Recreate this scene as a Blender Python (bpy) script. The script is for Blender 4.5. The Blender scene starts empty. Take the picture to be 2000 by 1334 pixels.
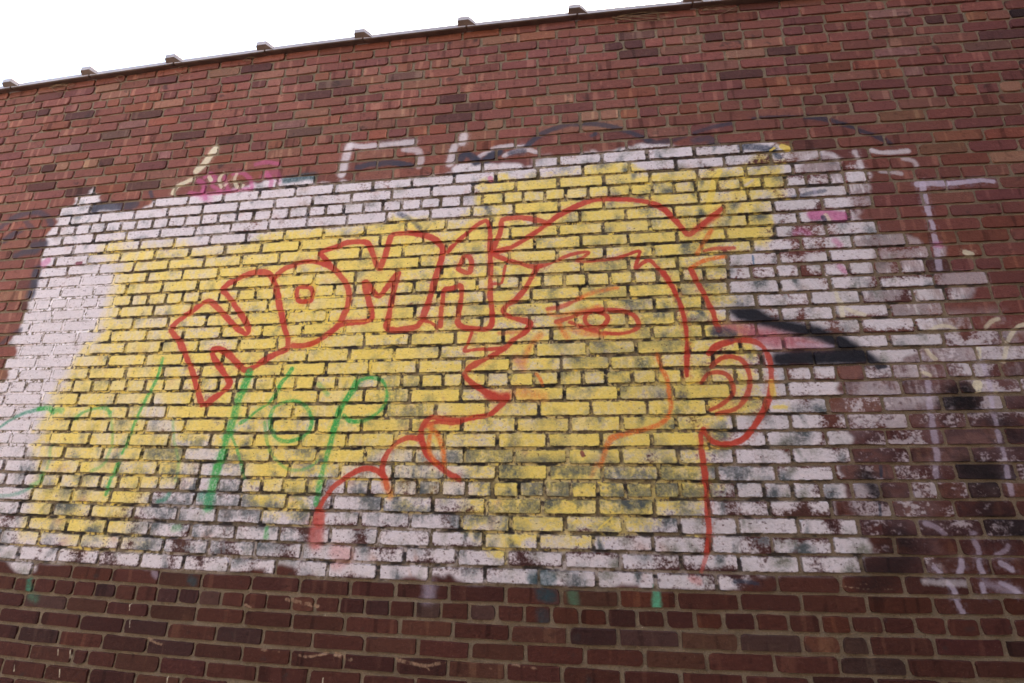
import bpy, bmesh, math, random
import numpy as np
from mathutils import Matrix, Vector

scene = bpy.context.scene
COL = scene.collection

# ------------------------------------------------------------------ camera, sky, sun, exposure
H0 = 4.12                                   # height of the wall's top bed joint
cam_data = bpy.data.cameras.new('camera')
cam = bpy.data.objects.new('camera', cam_data)
COL.objects.link(cam)
cam_data.sensor_width = 36.0
cam_data.lens = 15.344
cam_data.clip_start = 0.05
cam_data.clip_end = 2000.0
right = Vector((0.9926999, 0.1204736, 0.0057392))
down = Vector((-0.0280003, 0.2764842, -0.9606105))
fwd = Vector((-0.1173150, 0.9534373, 0.2778392))
cam.matrix_world = Matrix((
    (right.x, -down.x, -fwd.x, 2.67997),
    (right.y, -down.y, -fwd.y, -1.95737),
    (right.z, -down.z, -fwd.z, H0 - 2.51967),
    (0, 0, 0, 1)))
scene.camera = cam

SUN_EL = math.radians(50)
SUN_AZ = math.radians(40)                   # from +Y: behind the wall, a little to the left
world = bpy.data.worlds.new('World')
scene.world = world
world.use_nodes = True
wn = world.node_tree.nodes
wl = world.node_tree.links
wn.clear()
sky = wn.new('ShaderNodeTexSky')
sky.sky_type = 'NISHITA'
sky.sun_disc = False
sky.sun_elevation = SUN_EL
sky.sun_rotation = SUN_AZ
sky.air_density = 1.0
sky.dust_density = 8.0
sky.ozone_density = 1.0
bg = wn.new('ShaderNodeBackground')
bg.inputs['Strength'].default_value = 0.15
wo = wn.new('ShaderNodeOutputWorld')
wl.new(sky.outputs['Color'], bg.inputs['Color'])
wl.new(bg.outputs['Background'], wo.inputs['Surface'])

sun_data = bpy.data.lights.new('sun', 'SUN')
sun_data.energy = 3.0
sun_data.angle = math.radians(0.5)
sun_data.color = (1.0, 0.95, 0.88)
sun = bpy.data.objects.new('sun', sun_data)
COL.objects.link(sun)
to_sun = Vector((math.sin(SUN_AZ) * math.cos(SUN_EL), math.cos(SUN_AZ) * math.cos(SUN_EL), math.sin(SUN_EL)))
sun.rotation_euler = to_sun.to_track_quat('Z', 'Y').to_euler()
sun.location = (0, 0, 12)

vs = scene.view_settings
vs.view_transform = 'Standard'
vs.look = 'None'
vs.gamma = 1.0
vs.use_curve_mapping = False
vs.exposure = 3.0
vs.use_white_balance = True                # the camera was balanced for open shade
vs.white_balance_temperature = 6950
vs.white_balance_tint = 4

# ------------------------------------------------------------------ measured data (wall metres / mm)
# bed joint lines from the coping down: height (m) = a + b*u + c*u*u, u = x - 2.7
BEDS = [(4.1261, -0.0122, -0.0088),
        (4.0600, -0.0117, -0.0085),
        (3.9937, -0.0112, -0.0083),
        (3.9273, -0.0107, -0.0080),
        (3.8607, -0.0102, -0.0077),
        (3.7940, -0.0097, -0.0074),
        (3.7272, -0.0092, -0.0072),
        (3.6602, -0.0087, -0.0069),
        (3.5930, -0.0083, -0.0066),
        (3.5258, -0.0078, -0.0063),
        (3.4584, -0.0074, -0.0060),
        (3.3909, -0.0069, -0.0057),
        (3.3233, -0.0065, -0.0054),
        (3.2556, -0.0061, -0.0052),
        (3.1878, -0.0056, -0.0049),
        (3.1199, -0.0052, -0.0046),
        (3.0519, -0.0048, -0.0043),
        (2.9838, -0.0044, -0.0040),
        (2.9156, -0.0040, -0.0037),
        (2.8474, -0.0036, -0.0033),
        (2.7791, -0.0032, -0.0030),
        (2.7107, -0.0029, -0.0027),
        (2.6423, -0.0025, -0.0024),
        (2.5738, -0.0021, -0.0020),
        (2.5053, -0.0017, -0.0017),
        (2.4367, -0.0014, -0.0014),
        (2.3682, -0.0010, -0.0010),
        (2.2996, -0.0006, -0.0007),
        (2.2310, -0.0003, -0.0003),
        (2.1624, 0.0001, 0.0000),
        (2.0939, 0.0005, 0.0004),
        (2.0253, 0.0008, 0.0008),
        (1.9568, 0.0012, 0.0012),
        (1.8884, 0.0015, 0.0016),
        (1.8200, 0.0019, 0.0020),
        (1.7516, 0.0023, 0.0024),
        (1.6834, 0.0027, 0.0028),
        (1.6152, 0.0030, 0.0032),
        (1.5471, 0.0034, 0.0036),
        (1.4792, 0.0038, 0.0041),
        (1.4114, 0.0043, 0.0045),
        (1.3437, 0.0047, 0.0050),
        (1.2762, 0.0051, 0.0055),
        (1.2089, 0.0056, 0.0060),
        (1.1417, 0.0060, 0.0065),
        (1.0748, 0.0065, 0.0070),
        (1.0081, 0.0070, 0.0075),
        (0.9417, 0.0076, 0.0081),
        (0.8755, 0.0081, 0.0087),
        (0.8097, 0.0088, 0.0093)]
# head joints of each course, mm along the wall
HEADS = {0: [985,1210,1441,1673,1911,2129,2355,2580,2806,3034,3267,3482,3699],
         1: [-1024,-804,-585,-349,-162,44,255,467,689,913,1130,1357,1576,1805,2028,2245,2466,2689,2918,3138,3353,3579,3799,4007,4218,4432,4648],
         2: [-931,-719,-508,-287,-74,135,372,564,785,1004,1224,1456,1680,1913,2127,2352,2581,2805,3030,3246,3470,3689,3907,4119,4330,4545,4764,4970],
         3: [-956,-849,-742,-643,-536,-430,-328,-225,-127,-28,75,174,281,383,481,584,687,788,893,995,1099,1202,1310,1415,1518,1623,1731,1837,1943,2058,2165,2278,2392,2517,2639,2748,2849,2953,3061,3174,3282,3388,3495,3597,3700,3800,3898,4006,4106,4211,4317,4420,4493,4587,4683,4777,4875,4978],
         4: [-932,-729,-516,-291,-81,128,349,569,784,998,1234,1461,1677,1904,2128,2364,2576,2807,3029,3252,3467,3686,3897,4113,4318,4530,4742,4953],
         5: [-856,-651,-446,-232,-14,214,433,657,875,1109,1339,1561,1780,2009,2225,2456,2678,2907,3131,3357,3589,3797,3951,4169,4389,4595,4804],
         6: [-912,-709,-504,-297,-83,122,339,561,779,1001,1226,1442,1666,1888,2120,2342,2578,2801,3024,3246,3479,3654,3882,4095,4310,4514,4720,4931],
         7: [-808,-598,-403,-185,22,233,448,669,884,1115,1342,1559,1783,2001,2177,2402,2632,2861,3090,3322,3538,3769,3987,4190,4406,4619,4828],
         8: [-730,-515,-306,-93,112,325,549,763,989,1203,1420,1647,1874,2099,2327,2556,2780,2999,3216,3436,3658,3875,4086,4308,4419,4509,4721,4929],
         9: [-869,-659,-472,-231,-11,207,423,638,867,1094,1310,1536,1761,1983,2212,2433,2658,2881,3105,3330,3558,3773,3990,4203,4415,4626,4835],
         10: [-645,-546,-445,-349,-247,-141,-37,58,161,264,358,463,567,663,763,870,977,1080,1188,1286,1388,1493,1601,1718,1833,1958,2067,2173,2287,2389,2492,2595,2695,2801,2907,3009,3112,3214,3315,3414,3521,3627,3725,3820,3923,4025,4135,4232,4334,4423,4526,4618,4713,4811,4906],
         11: [-711,-501,-295,-90,126,343,551,767,983,1207,1431,1669,1888,2121,2351,2570,2803,3033,3253,3480,3698,3919,4140,4350,4566,4791],
         12: [-605,-397,-192,19,221,421,627,1084,1312,1539,1772,1994,2229,2450,2684,2911,3138,3357,3576,3802,4026,4246,4459,4668,4872],
         13: [-733,-531,-316,-107,103,330,547,760,1215,1448,1674,1898,2128,2348,2578,2804,3033,3260,3480,3702,3916,4138,4352,4561,4776],
         14: [-611,-404,-198,15,224,446,644,858,1089,1318,1547,1773,2001,2550,2681,2905,3133,3365,3592,3828,4035,4249,4460,4673],
         15: [-712,-508,-299,-93,122,329,547,768,991,1210,1436,1664,1887,2119,2347,2573,2805,3038,3270,3503,3723,3945,4165,4380,4592,4800],
         16: [-622,-412,-206,-7,216,433,651,874,1097,1322,1549,1777,1999,2226,2453,2675,2907,3138,3367,3592,3813,4030,4242,4456,4666],
         17: [-651,-553,-456,-360,-260,-154,-55,47,147,247,354,452,557,659,766,876,979,1085,1192,1305,1409,1514,1624,1734,1840,1946,2055,2166,2279,2391,2493,2604,2712,2827,2929,3036,3142,3247,3351,3454,3564,3662,3769,3863,3966,4029,4127,4229,4333,4431,4530,4628,4729],
         18: [-639,-438,-223,-11,202,414,636,855,1083,1309,1539,1760,2002,2225,2445,2675,2901,3126,3358,3587,3813,4030,4242,4451,4667],
         19: [-541,-329,-126,89,306,523,743,960,1186,1414,1649,1872,2090,2326,2552,2780,3005,3234,3467,3691,3909,4128,4339,4554],
         20: [-436,-222,-11,201,416,632,848,1063,1288,1511,1738,1972,2205,2426,2668,2890,3116,3343,3565,3791,4009,4223,4431,4642],
         21: [-542,-309,-119,88,306,521,737,958,1179,1405,1637,1867,2096,2332,2551,2780,3006,3235,3462,3679,3903,4118,4330,4540],
         22: [-432,-223,-6,199,408,623,837,1280,1504,1733,1962,2192,2421,2659,2891,3120,3344,3567,3785,4001,4221,4430,4639],
         23: [-308,-116,95,302,516,730,947,1170,1395,1624,1845,2080,2320,2552,2778,2999,3224,3452,3675,3889,4091,4302,4513],
         24: [-452,-355,-257,-159,-54,46,142,240,347,449,556,657,759,869,979,1081,1190,1297,1407,1516,1626,1729,1834,1941,2051,2159,2265,2371,2478,2586,2691,2799,2906,3016,3128,3237,3340,3445,3548,3652,3754,3851,3958,4064,4167,4272,4368,4467,4569],
         25: [-318,-129,79,290,500,726,945,1160,1382,1615,1833,2071,2302,2531,2766,2987,3220,3439,3657,3871,4068,4289,4498],
         26: [-242,-36,174,396,605,825,1056,1276,1499,1719,1954,2174,2404,2656,2881,3101,3318,3549,3773,3983,4193,4315,4494,4603],
         27: [-142,68,276,493,706,927,1154,1375,1599,1825,2067,2293,2521,2743,2972,3194,3417,3641,3859,4084,4295,4505],
         28: [-257,-55,166,386,596,811,1034,1248,1479,1707,1938,2167,2624,2853,3081,3304,3529,3744,3956,4170,4385],
         29: [-333,-131,92,301,523,734,961,1196,1416,1637,1866,2093,2318,2550,2788,3005,3234,3453,3631,3844,4052,4263,4479],
         30: [-218,-13,206,426,640,857,1071,1296,1524,1750,1987,2211,2434,2667,2885,3106,3328,3534,3741,3951,4157,4367],
         31: [-250,-147,-46,47,137,248,351,451,557,663,763,864,965,1064,1162,1267,1378,1477,1589,1693,1802,1913,2009,2115,2209,2321,2428,2540,2653,2762,2864,2979,3084,3193,3305,3414,3519,3622,3725,3822,3929,4037,4138,4239,4335,4440],
         32: [-254,-28,186,407,617,841,1058,1285,1503,1733,1958,2204,2448,2679,2915,3148,3388,3616,3837,4056,4271],
         33: [-166,58,284,493,712,929,1150,1387,1622,1846,2087,2326,2563,2792,3032,3282,3519,3762,3973,4191,4413],
         34: [-40,184,402,613,830,1048,1285,1514,1739,1971,2214,2461,2696,2920,3149,3381,3608,3823,4051,4266],
         35: [-142,89,316,538,762,981,1210,1443,1674,1904,2137,2374,2600,2829,3041,3274,3502,3733,3955,4166,4381],
         36: [-27,193,413,629,854,1079,1308,1536,1767,1999,2231,2451,2684,2909,3143,3367,3590,3814,4026,4245],
         37: [-131,80,300,516,732,954,1178,1407,1655,1905,2147,2376,2600,2828,3057,3291,3519,3738,3959,4174,4384],
         38: [-96,8,111,213,331,441,539,653,755,856,959,1065,1181,1284,1391,1504,1590,1691,1802,1912,2025,2133,2242,2360,2473,2583,2692,2805,2919,3031,3138,3251,3355,3462,3572,3678,3792,3892,4002,4097,4203,4312],
         39: [81,304,515,732,958,1190,1416,1637,1868,2096,2333,2573,2802,3029,3243,3473,3701,3921,4137,4347],
         40: [31,218,429,655,889,1083,1306,1544,1772,2000,2225,2439,2665,2903,3123,3345,3570,3787,3997,4219],
         41: [102,320,529,755,966,1192,1405,1641,1864,2096,2326,2554,2778,3012,3235,3463,3681,3901,4121],
         42: [189,411,625,848,1071,1298,1522,1751,1986,2213,2421,2656,2883,3115,3334,3552,3771,3986,4210],
         43: [101,314,530,748,963,1189,1410,1648,1874,2102,2334,2553,2783,3012,3241,3462,3686,3904,4122],
         44: [200,411,619,857,1070,1306,1529,1757,1958,2185,2417,2643,2868,3087,3316,3539,3763,3989,4214],
         45: [125,232,342,441,549,657,760,866,968,1069,1176,1284,1389,1503,1610,1718,1828,1937,2045,2155,2269,2384,2493,2603,2713,2821,2930,3039,3146,3252,3367,3481,3592,3697,3805,3911,4015,4121,4228],
         46: [201,424,630,842,1070,1295,1518,1749,1985,2208,2438,2666,2856,3086,3297,3519,3650,3745,3958,4184],
         47: [308,516,733,950,1180,1393,1617,1840,2066,2279,2500,2727,2953,3175,3412,3633,3856,4071],
         48: [217,430,649,867,1091,1312,1530,1760,1978,2193,2422,2637,2864,3077,3300,3529,3744,3966],
         49: [306,521,595,730,943,1162,1389,1617,1845,2063,2278],
         50: [187,404,621,844,1056,1270],
         51: [264,478,704,928,1152]}
AREAS = {
    'white': [(-833,1995),(-518,2032),(-322,2029),(-294,2056),(-312,2213),(-312,2391),(-313,2529),(-313,2672),(-320,2770),(-331,2870),(-314,2971),(-293,3067),(-273,3111),(-188,3176),(-125,3200),(-80,3193),(-63,3134),(-33,3083),(160,3055),(323,3074),(378,3094),(544,3119),(738,3124),(864,3138),(1019,3159),(1142,3173),(1266,3173),(1423,3150),(1635,3132),(1870,3122),(2042,3130),(2154,3163),(2323,3170),(2543,3151),(2651,3173),(2840,3207),(2920,3215),(3129,3220),(3306,3206),(3480,3196),(3626,3181),(3719,3154),(3822,3123),(3854,3102),(3944,3081),(4034,3067),(4114,3013),(4151,2975),(4145,2891),(4120,2823),(4080,2731),(4149,2647),(4323,2584),(4368,2556),(4356,2507),(4284,2486),(4268,2437),(4447,2428),(4489,2402),(4483,2355),(4400,2323),(4311,2280),(4284,2235),(4286,2178),(4258,2145),(4163,2069),(3960,2039),(3839,2028),(3805,1956),(3797,1892),(3768,1860),(3798,1813),(3835,1755),(3830,1699),(3793,1635),(3772,1576),(3746,1537),(3765,1490),(3729,1442),(3815,1416),(3816,1361),(3813,1290),(3786,1272),(3804,1232),(3776,1221),(3686,1215),(3540,1206),(3411,1195),(3315,1178),(3239,1167),(3049,1169),(2853,1166),(2732,1153),(2569,1157),(2445,1162),(2297,1163),(2124,1167),(1789,1164),(1650,1170),(1462,1174),(1197,1168),(973,1168),(822,1159),(663,1173),(560,1164),(426,1164),(320,1159),(246,1135),(183,1121),(80,1135),(15,1159),(-471,1209)],
    'yellow': [(61,2873),(200,2887),(219,2843),(389,2820),(533,2824),(714,2793),(963,2784),(1019,2812),(1196,2833),(1435,2823),(1664,2839),(1766,2878),(1986,2885),(1997,2841),(2085,2835),(2162,2836),(2157,2943),(2232,2944),(2229,3016),(2255,3093),(2393,3090),(2434,3077),(2677,3117),(2678,3161),(2914,3114),(3048,3096),(3217,3057),(3403,3056),(3512,3055),(3637,3086),(3702,3089),(3756,3084),(3805,3136),(3824,3122),(3801,3035),(3768,2936),(3758,2916),(3806,2867),(3795,2845),(3691,2837),(3680,2765),(3687,2704),(3666,2646),(3647,2573),(3575,2609),(3557,2573),(3450,2558),(3436,2441),(3437,2365),(3542,2343),(3536,2294),(3416,2279),(3410,2236),(3527,2217),(3522,2156),(3516,2063),(3544,1972),(3535,1841),(3515,1816),(3387,1804),(3391,1757),(3375,1726),(3366,1690),(3335,1633),(3276,1608),(3283,1572),(3347,1543),(3338,1497),(3228,1473),(3220,1434),(3070,1408),(3065,1354),(3236,1335),(3233,1313),(2962,1318),(2779,1310),(2655,1278),(2602,1263),(2444,1259),(2413,1223),(2349,1216),(2337,1264),(2228,1286),(2182,1325),(2224,1372),(2133,1399),(1857,1411),(1864,1457),(1732,1468),(1705,1494),(1604,1526),(1535,1492),(1523,1405),(1543,1353),(1434,1351),(1334,1355),(1285,1423),(1220,1433),(1184,1488),(1097,1532),(988,1554),(951,1485),(741,1471),(726,1426),(643,1386),(678,1325),(758,1304),(844,1274),(833,1237),(670,1242),(447,1201),(216,1222),(43,1233),(32,1277),(31,1357),(34,1451),(43,1547),(22,1645),(-29,1746),(0,1875),(-12,1955),(28,2036),(72,2118),(101,2173),(125,2244),(166,2315),(177,2432),(189,2553),(168,2679),(53,2733),(-9,2720),(-13,2818)],
    'hole1': [(840,1671),(949,1731),(1069,1671),(1160,1613),(1166,1555),(1270,1434),(1226,1400),(1104,1377),(911,1428),(750,1437),(735,1494),(860,1530)],
    'hole2': [(1601,1548),(1740,1615),(1880,1672),(2047,1695),(2225,1639),(2263,1564),(2287,1490),(2199,1437),(1993,1445),(1760,1430),(1615,1439)],
    'hole3': [(580,1921),(675,1946),(722,1868),(815,1719),(698,1744),(593,1819)],
    'wornwhite': [(3839,2028),(3963,2052),(4258,2145),(4544,2147),(4532,2038),(4568,1912),(4434,1454),(4320,1346),(4154,1290),(4025,1253),(3925,1267),(3807,1290),(3815,1416),(3746,1537),(3765,1635),(3828,1715),(3798,1813),(3768,1860)],
    'wornwhite2': [(3817,3093),(4035,3073),(4157,3003),(4300,2948),(4354,2896),(4347,2819),(4343,2713),(4358,2557),(4465,2501),(4492,2390),(4484,2308),(4399,2242),(4286,2178),(3989,2281),(4080,2731)],
    'jointwhite': [(-330,2577),(168,2679),(254,2550),(276,2311),(128,2089),(50,1954),(103,1796),(-2,1670),(-173,1644),(-306,1987),(-295,2213)],
    'jointyellow': [(1089,2425),(1249,2504),(1476,2508),(1624,2430),(1824,2313),(1910,2230),(1870,2090),(1692,2056),(1420,2114),(1182,2226),(1047,2341)],
    'wedge': [(3364,2215),(3377,2232),(3452,2224),(3528,2210),(3636,2180),(3740,2140),(3835,2105),(3833,2096),(3729,2099),(3587,2105),(3526,2137),(3445,2170),(3360,2184)],
    'topbare': [(443,3264),(563,3397),(671,3441),(683,3386),(1055,3316),(1092,3191),(473,3138)],
    'spike': [(3428,2289),(3537,2292),(3585,2249),(3677,2224),(3787,2194),(3882,2149),(3950,2088),(4011,2027),(3949,2035),(3840,2035),(3718,2035),(3578,2034),(3573,2080),(3687,2093),(3800,2092),(3852,2100),(3778,2143),(3679,2174),(3598,2196),(3534,2222),(3455,2249)],
    'grime1': [(1739,1627),(2211,1717),(2442,1651),(2986,1632),(3503,1695),(3500,1419),(3072,1431),(2866,1389),(2443,1421),(2225,1356),(1741,1388)],
    'grime2': [(661,1670),(891,1743),(1170,1695),(1276,1401),(1559,1492),(1589,1281),(1189,1209),(781,1219)],
    'grime3': [(2783,2433),(3086,2660),(3491,2886),(3450,2205),(3516,2063),(3383,2020),(3197,2094),(2948,2029),(2628,2012),(2630,2109),(3003,2171)],
    'grime4': [(1852,2003),(2080,1950),(2041,1786),(1868,1810),(1785,1906)],
    'haze': [(3980,2234),(4204,2249),(4560,2202),(4538,1996),(4419,1894),(4113,1856),(3887,1776),(3850,1880),(3943,2053)],
}
STROKES = [   # paint, width mm, opacity, softness, line in wall mm
    ('red', 34, 0.95, 0.25, [(896,1892),(854,1969),(804,2064),(746,2152),(694,2222),(659,2256),(632,2291),(653,2327),(721,2382),(795,2440),(839,2429),(929,2351),(1006,2287),(1064,2252),(1074,2276),(1037,2336),(969,2415),(909,2476),(880,2503),(906,2535),(952,2559),(1015,2589),(1058,2596),(1118,2590),(1159,2558),(1199,2477),(1232,2382),(1265,2297),(1292,2236),(1303,2201),(1303,2169),(1244,2139),(1189,2109),(1144,2078),(1103,2061),(1060,2085),(1018,2123),(979,2151),(938,2171),(903,2172),(902,2148),(939,2098),(982,2053),(1019,2008),(1021,1984),(990,1949),(942,1911),(921,1894)]),
    ('red', 34, 0.92, 0.25, [(1173,2560),(1205,2597),(1245,2622),(1320,2642),(1393,2638),(1468,2613),(1524,2569),(1574,2509),(1597,2451),(1600,2381),(1581,2327),(1548,2269),(1499,2227),(1449,2197),(1396,2182),(1334,2182)]),
    ('red', 29, 0.95, 0.20, [(1350,2499),(1382,2492),(1401,2460),(1395,2423),(1359,2416),(1324,2426),(1310,2464),(1316,2495),(1350,2499)]),
    ('red', 34, 0.95, 0.25, [(1463,2628),(1439,2656),(1412,2690),(1450,2709),(1505,2727),(1566,2742),(1652,2742),(1680,2717),(1712,2647),(1746,2584),(1756,2595),(1768,2644),(1788,2731),(1801,2772),(1859,2781),(1943,2769),(2022,2740),(2065,2702),(2081,2655),(2063,2578),(2048,2509),(2032,2432),(2011,2352),(1989,2286),(1965,2260),(1901,2249),(1843,2248),(1818,2265),(1823,2332),(1833,2427),(1841,2496),(1853,2550),(1821,2511),(1789,2465),(1760,2430),(1731,2454),(1693,2503),(1677,2504),(1697,2441),(1726,2363),(1736,2316),(1711,2298),(1667,2292),(1591,2289),(1549,2263),(1525,2237)]),
    ('red', 21, 0.90, 0.30, [(1988,2294),(2028,2284),(2057,2267),(2073,2251)]),
    ('red', 29, 0.95, 0.25, [(2088,2261),(2089,2335),(2094,2402),(2099,2448),(2135,2455),(2174,2467),(2187,2447),(2185,2385),(2175,2313),(2174,2274),(2203,2250),(2266,2237),(2320,2238),(2342,2273),(2338,2352),(2329,2427),(2330,2509),(2328,2598),(2324,2684),(2322,2766),(2308,2817),(2281,2816),(2236,2786),(2197,2753),(2151,2709),(2107,2659)]),
    ('red', 25, 0.95, 0.25, [(2196,2631),(2223,2618),(2232,2584),(2223,2534),(2192,2541),(2165,2559),(2177,2589),(2196,2631)]),
    ('red', 16, 0.90, 0.25, [(2404,2566),(2394,2506),(2387,2473),(2361,2469),(2336,2467)]),
    ('red', 30, 0.92, 0.30, [(2338,2649),(2348,2677),(2368,2728),(2378,2777),(2385,2821),(2435,2829),(2514,2824),(2579,2804),(2623,2781)]),
    ('red', 29, 0.92, 0.30, [(2338,2634),(2372,2610),(2437,2587),(2475,2573),(2531,2554),(2579,2551)]),
    ('red', 32, 0.95, 0.30, [(2343,2640),(2390,2651),(2436,2663),(2501,2702),(2579,2755),(2631,2795),(2709,2848),(2788,2884),(2852,2903),(2929,2906),(3016,2896),(3095,2879),(3150,2857),(3196,2819),(3232,2768),(3263,2716),(3290,2681),(3328,2706),(3380,2749),(3424,2783),(3458,2811)]),
    ('red', 36, 0.70, 0.50, [(3343,2708),(3392,2749),(3431,2777)]),
    ('orange', 25, 0.95, 0.60, [(3398,2701),(3369,2654),(3334,2604),(3320,2581)]),
    ('red', 20, 0.75, 0.60, [(3351,2593),(3410,2600),(3487,2598)]),
    ('orange', 20, 0.95, 0.60, [(3284,2506),(3333,2535),(3392,2550),(3444,2558)]),
    ('red', 26, 0.92, 0.30, [(3283,2498),(3300,2440),(3327,2375),(3351,2294),(3362,2237),(3370,2196)]),
    ('red', 20, 0.92, 0.30, [(2564,2544),(2627,2565),(2702,2597),(2765,2613),(2814,2613),(2779,2582),(2756,2572),(2812,2566),(2886,2570),(2935,2573),(2996,2591),(3055,2607),(3045,2567),(3032,2519),(3065,2542),(3097,2556),(3123,2528),(3154,2486),(3184,2428),(3206,2368),(3219,2317),(3228,2249),(3230,2176),(3225,2105),(3217,2047),(3213,1994)]),
    ('red', 26, 0.85, 0.30, [(3154,2486),(3184,2428),(3206,2368),(3219,2317),(3228,2249),(3230,2176),(3225,2105),(3217,2047),(3213,1994)]),
    ('red', 29, 0.92, 0.30, [(2564,2547),(2530,2485),(2500,2433),(2458,2381),(2423,2364),(2396,2336),(2401,2310),(2438,2290),(2488,2276),(2524,2257),(2502,2217),(2446,2178),(2403,2139),(2348,2106),(2259,2061),(2221,2030),(2219,2016),(2237,1991),(2286,1954),(2346,1918),(2398,1903),(2417,1910),(2399,1882),(2348,1836),(2278,1819),(2207,1808),(2116,1813),(2068,1818),(2036,1790),(2024,1747),(2039,1697),(2066,1646),(2111,1613),(2159,1576),(2206,1553)]),
    ('red', 47, 0.80, 0.50, [(2334,1920),(2382,1908),(2417,1910)]),
    ('red', 23, 0.85, 0.30, [(2041,1781),(2077,1795),(2117,1799),(2160,1794),(2208,1798)]),
    ('orange', 28, 0.85, 0.70, [(2061,1781),(2104,1740),(2133,1672),(2141,1617)]),
    ('orange', 21, 0.78, 0.70, [(2077,1790),(2068,1740),(2067,1672),(2103,1617)]),
    ('red', 25, 0.92, 0.30, [(2026,1722),(1973,1729),(1925,1713),(1885,1679),(1860,1634),(1854,1589),(1869,1557),(1887,1513)]),
    ('orange', 36, 0.65, 0.80, [(1867,1550),(1890,1507),(1902,1479)]),
    ('red', 28, 0.92, 0.30, [(1872,1552),(1828,1585),(1767,1591),(1709,1566),(1657,1533),(1614,1489),(1588,1445),(1570,1415)]),
    ('red', 59, 0.80, 0.35, [(1577,1402),(1583,1360)]),
    ('redpink', 76, 0.70, 0.50, [(1575,1343),(1581,1285)]),
    ('redpink', 65, 0.30, 0.80, [(1675,1253),(1735,1234),(1693,1203)]),
    ('red', 20, 0.90, 0.30, [(2246,2220),(2230,2174),(2214,2132),(2244,2134),(2293,2137),(2347,2136),(2386,2140)]),
    ('red', 22, 0.40, 0.70, [(2378,2213),(2488,2215)]),
    ('red', 24, 0.90, 0.40, [(2650,2262),(2710,2278),(2766,2301),(2837,2314),(2896,2312),(2954,2304),(3001,2285),(3022,2252),(3022,2225),(2996,2206),(2963,2197),(2913,2194),(2844,2203),(2775,2228),(2712,2258)]),
    ('red', 24, 0.90, 0.25, [(2835,2309),(2874,2292),(2887,2267),(2869,2237),(2840,2226),(2803,2234),(2783,2260),(2789,2293),(2813,2307)]),
    ('red', 23, 0.75, 0.60, [(2610,2328),(2671,2336),(2727,2357),(2771,2379)]),
    ('orange', 25, 0.72, 0.80, [(2756,2374),(2817,2398),(2878,2411),(2938,2421)]),
    ('orange', 22, 0.65, 0.80, [(2614,2305),(2658,2293),(2730,2305),(2850,2331)]),
    ('orange', 29, 0.78, 0.80, [(2661,2252),(2675,2219),(2698,2181)]),
    ('orange', 29, 0.52, 0.90, [(2704,2230),(2774,2203),(2866,2188)]),
    ('orange', 34, 0.59, 0.90, [(2572,2197),(2536,2160),(2511,2117),(2497,2073)]),
    ('redpink', 38, 0.40, 0.90, [(2459,2088),(2476,2064),(2492,2039)]),
    ('orange', 16, 0.95, 0.40, [(2551,2014),(2569,1990),(2581,1961)]),
    ('orange', 56, 0.45, 0.90, [(2459,1933),(2511,1920),(2580,1908)]),
    ('orange', 20, 0.95, 0.50, [(3095,2090),(3101,2054),(3109,2021)]),
    ('orange', 24, 0.95, 0.60, [(3109,2021),(3127,1975),(3132,1907),(3131,1852),(3110,1808),(3071,1780),(3021,1763),(2967,1752),(2912,1737),(2872,1725)]),
    ('orange', 24, 0.78, 0.70, [(2868,1722),(2848,1684),(2833,1641),(2821,1614)]),
    ('orange', 21, 0.39, 0.90, [(2804,1620),(2792,1593),(2781,1568)]),
    ('red', 20, 0.90, 0.30, [(3270,1961),(3299,1995),(3339,2005),(3380,1991),(3398,1952),(3395,1912),(3366,1882),(3332,1860),(3295,1843)]),
    ('red', 22, 0.85, 0.35, [(3321,2031),(3345,2055),(3390,2073),(3442,2062),(3466,2025),(3471,1969),(3455,1914),(3422,1866),(3381,1840),(3318,1826)]),
    ('red', 26, 0.92, 0.30, [(3317,2091),(3353,2123),(3420,2144),(3464,2148),(3505,2140),(3544,2113),(3559,2062),(3561,1989),(3545,1912),(3519,1856),(3477,1795),(3425,1734),(3368,1703),(3313,1701),(3278,1720),(3257,1753)]),
    ('red', 24, 0.92, 0.25, [(3256,1762),(3243,1737),(3239,1684),(3241,1608),(3241,1532),(3237,1463),(3235,1415),(3233,1363),(3225,1320),(3217,1287)]),
    ('redpink', 15, 0.70, 0.50, [(3215,1274),(3201,1246),(3190,1213)]),
    ('green', 43, 0.79, 0.45, [(1124,2052),(1105,1965),(1085,1885),(1077,1791),(1063,1726),(1058,1659),(1045,1596)]),
    ('green', 46, 0.71, 0.45, [(1045,1596),(1037,1532),(1031,1475),(1031,1419)]),
    ('green', 26, 0.80, 0.30, [(1347,2063),(1330,2033),(1304,1995),(1294,1970)]),
    ('green', 17, 0.71, 0.40, [(1294,1970),(1279,1932),(1253,1895),(1194,1854),(1159,1822),(1123,1800)]),
    ('green', 16, 0.61, 0.50, [(1080,1750),(1125,1683),(1150,1636),(1169,1590),(1188,1544)]),
    ('green', 19, 0.71, 0.50, [(1366,1904),(1295,1882),(1273,1826),(1289,1766),(1335,1723),(1388,1713),(1445,1730),(1483,1770),(1486,1817),(1456,1868),(1412,1896),(1366,1904)]),
    ('green', 16, 0.46, 0.60, [(1248,1802),(1267,1742),(1297,1671),(1339,1625),(1400,1589),(1464,1585),(1514,1603),(1540,1630)]),
    ('green', 33, 0.86, 0.35, [(1691,1993),(1677,1961),(1656,1922),(1634,1884),(1618,1848),(1612,1800),(1603,1764)]),
    ('green', 29, 0.71, 0.50, [(1603,1764),(1593,1706),(1583,1649),(1572,1581),(1566,1514),(1560,1438)]),
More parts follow.
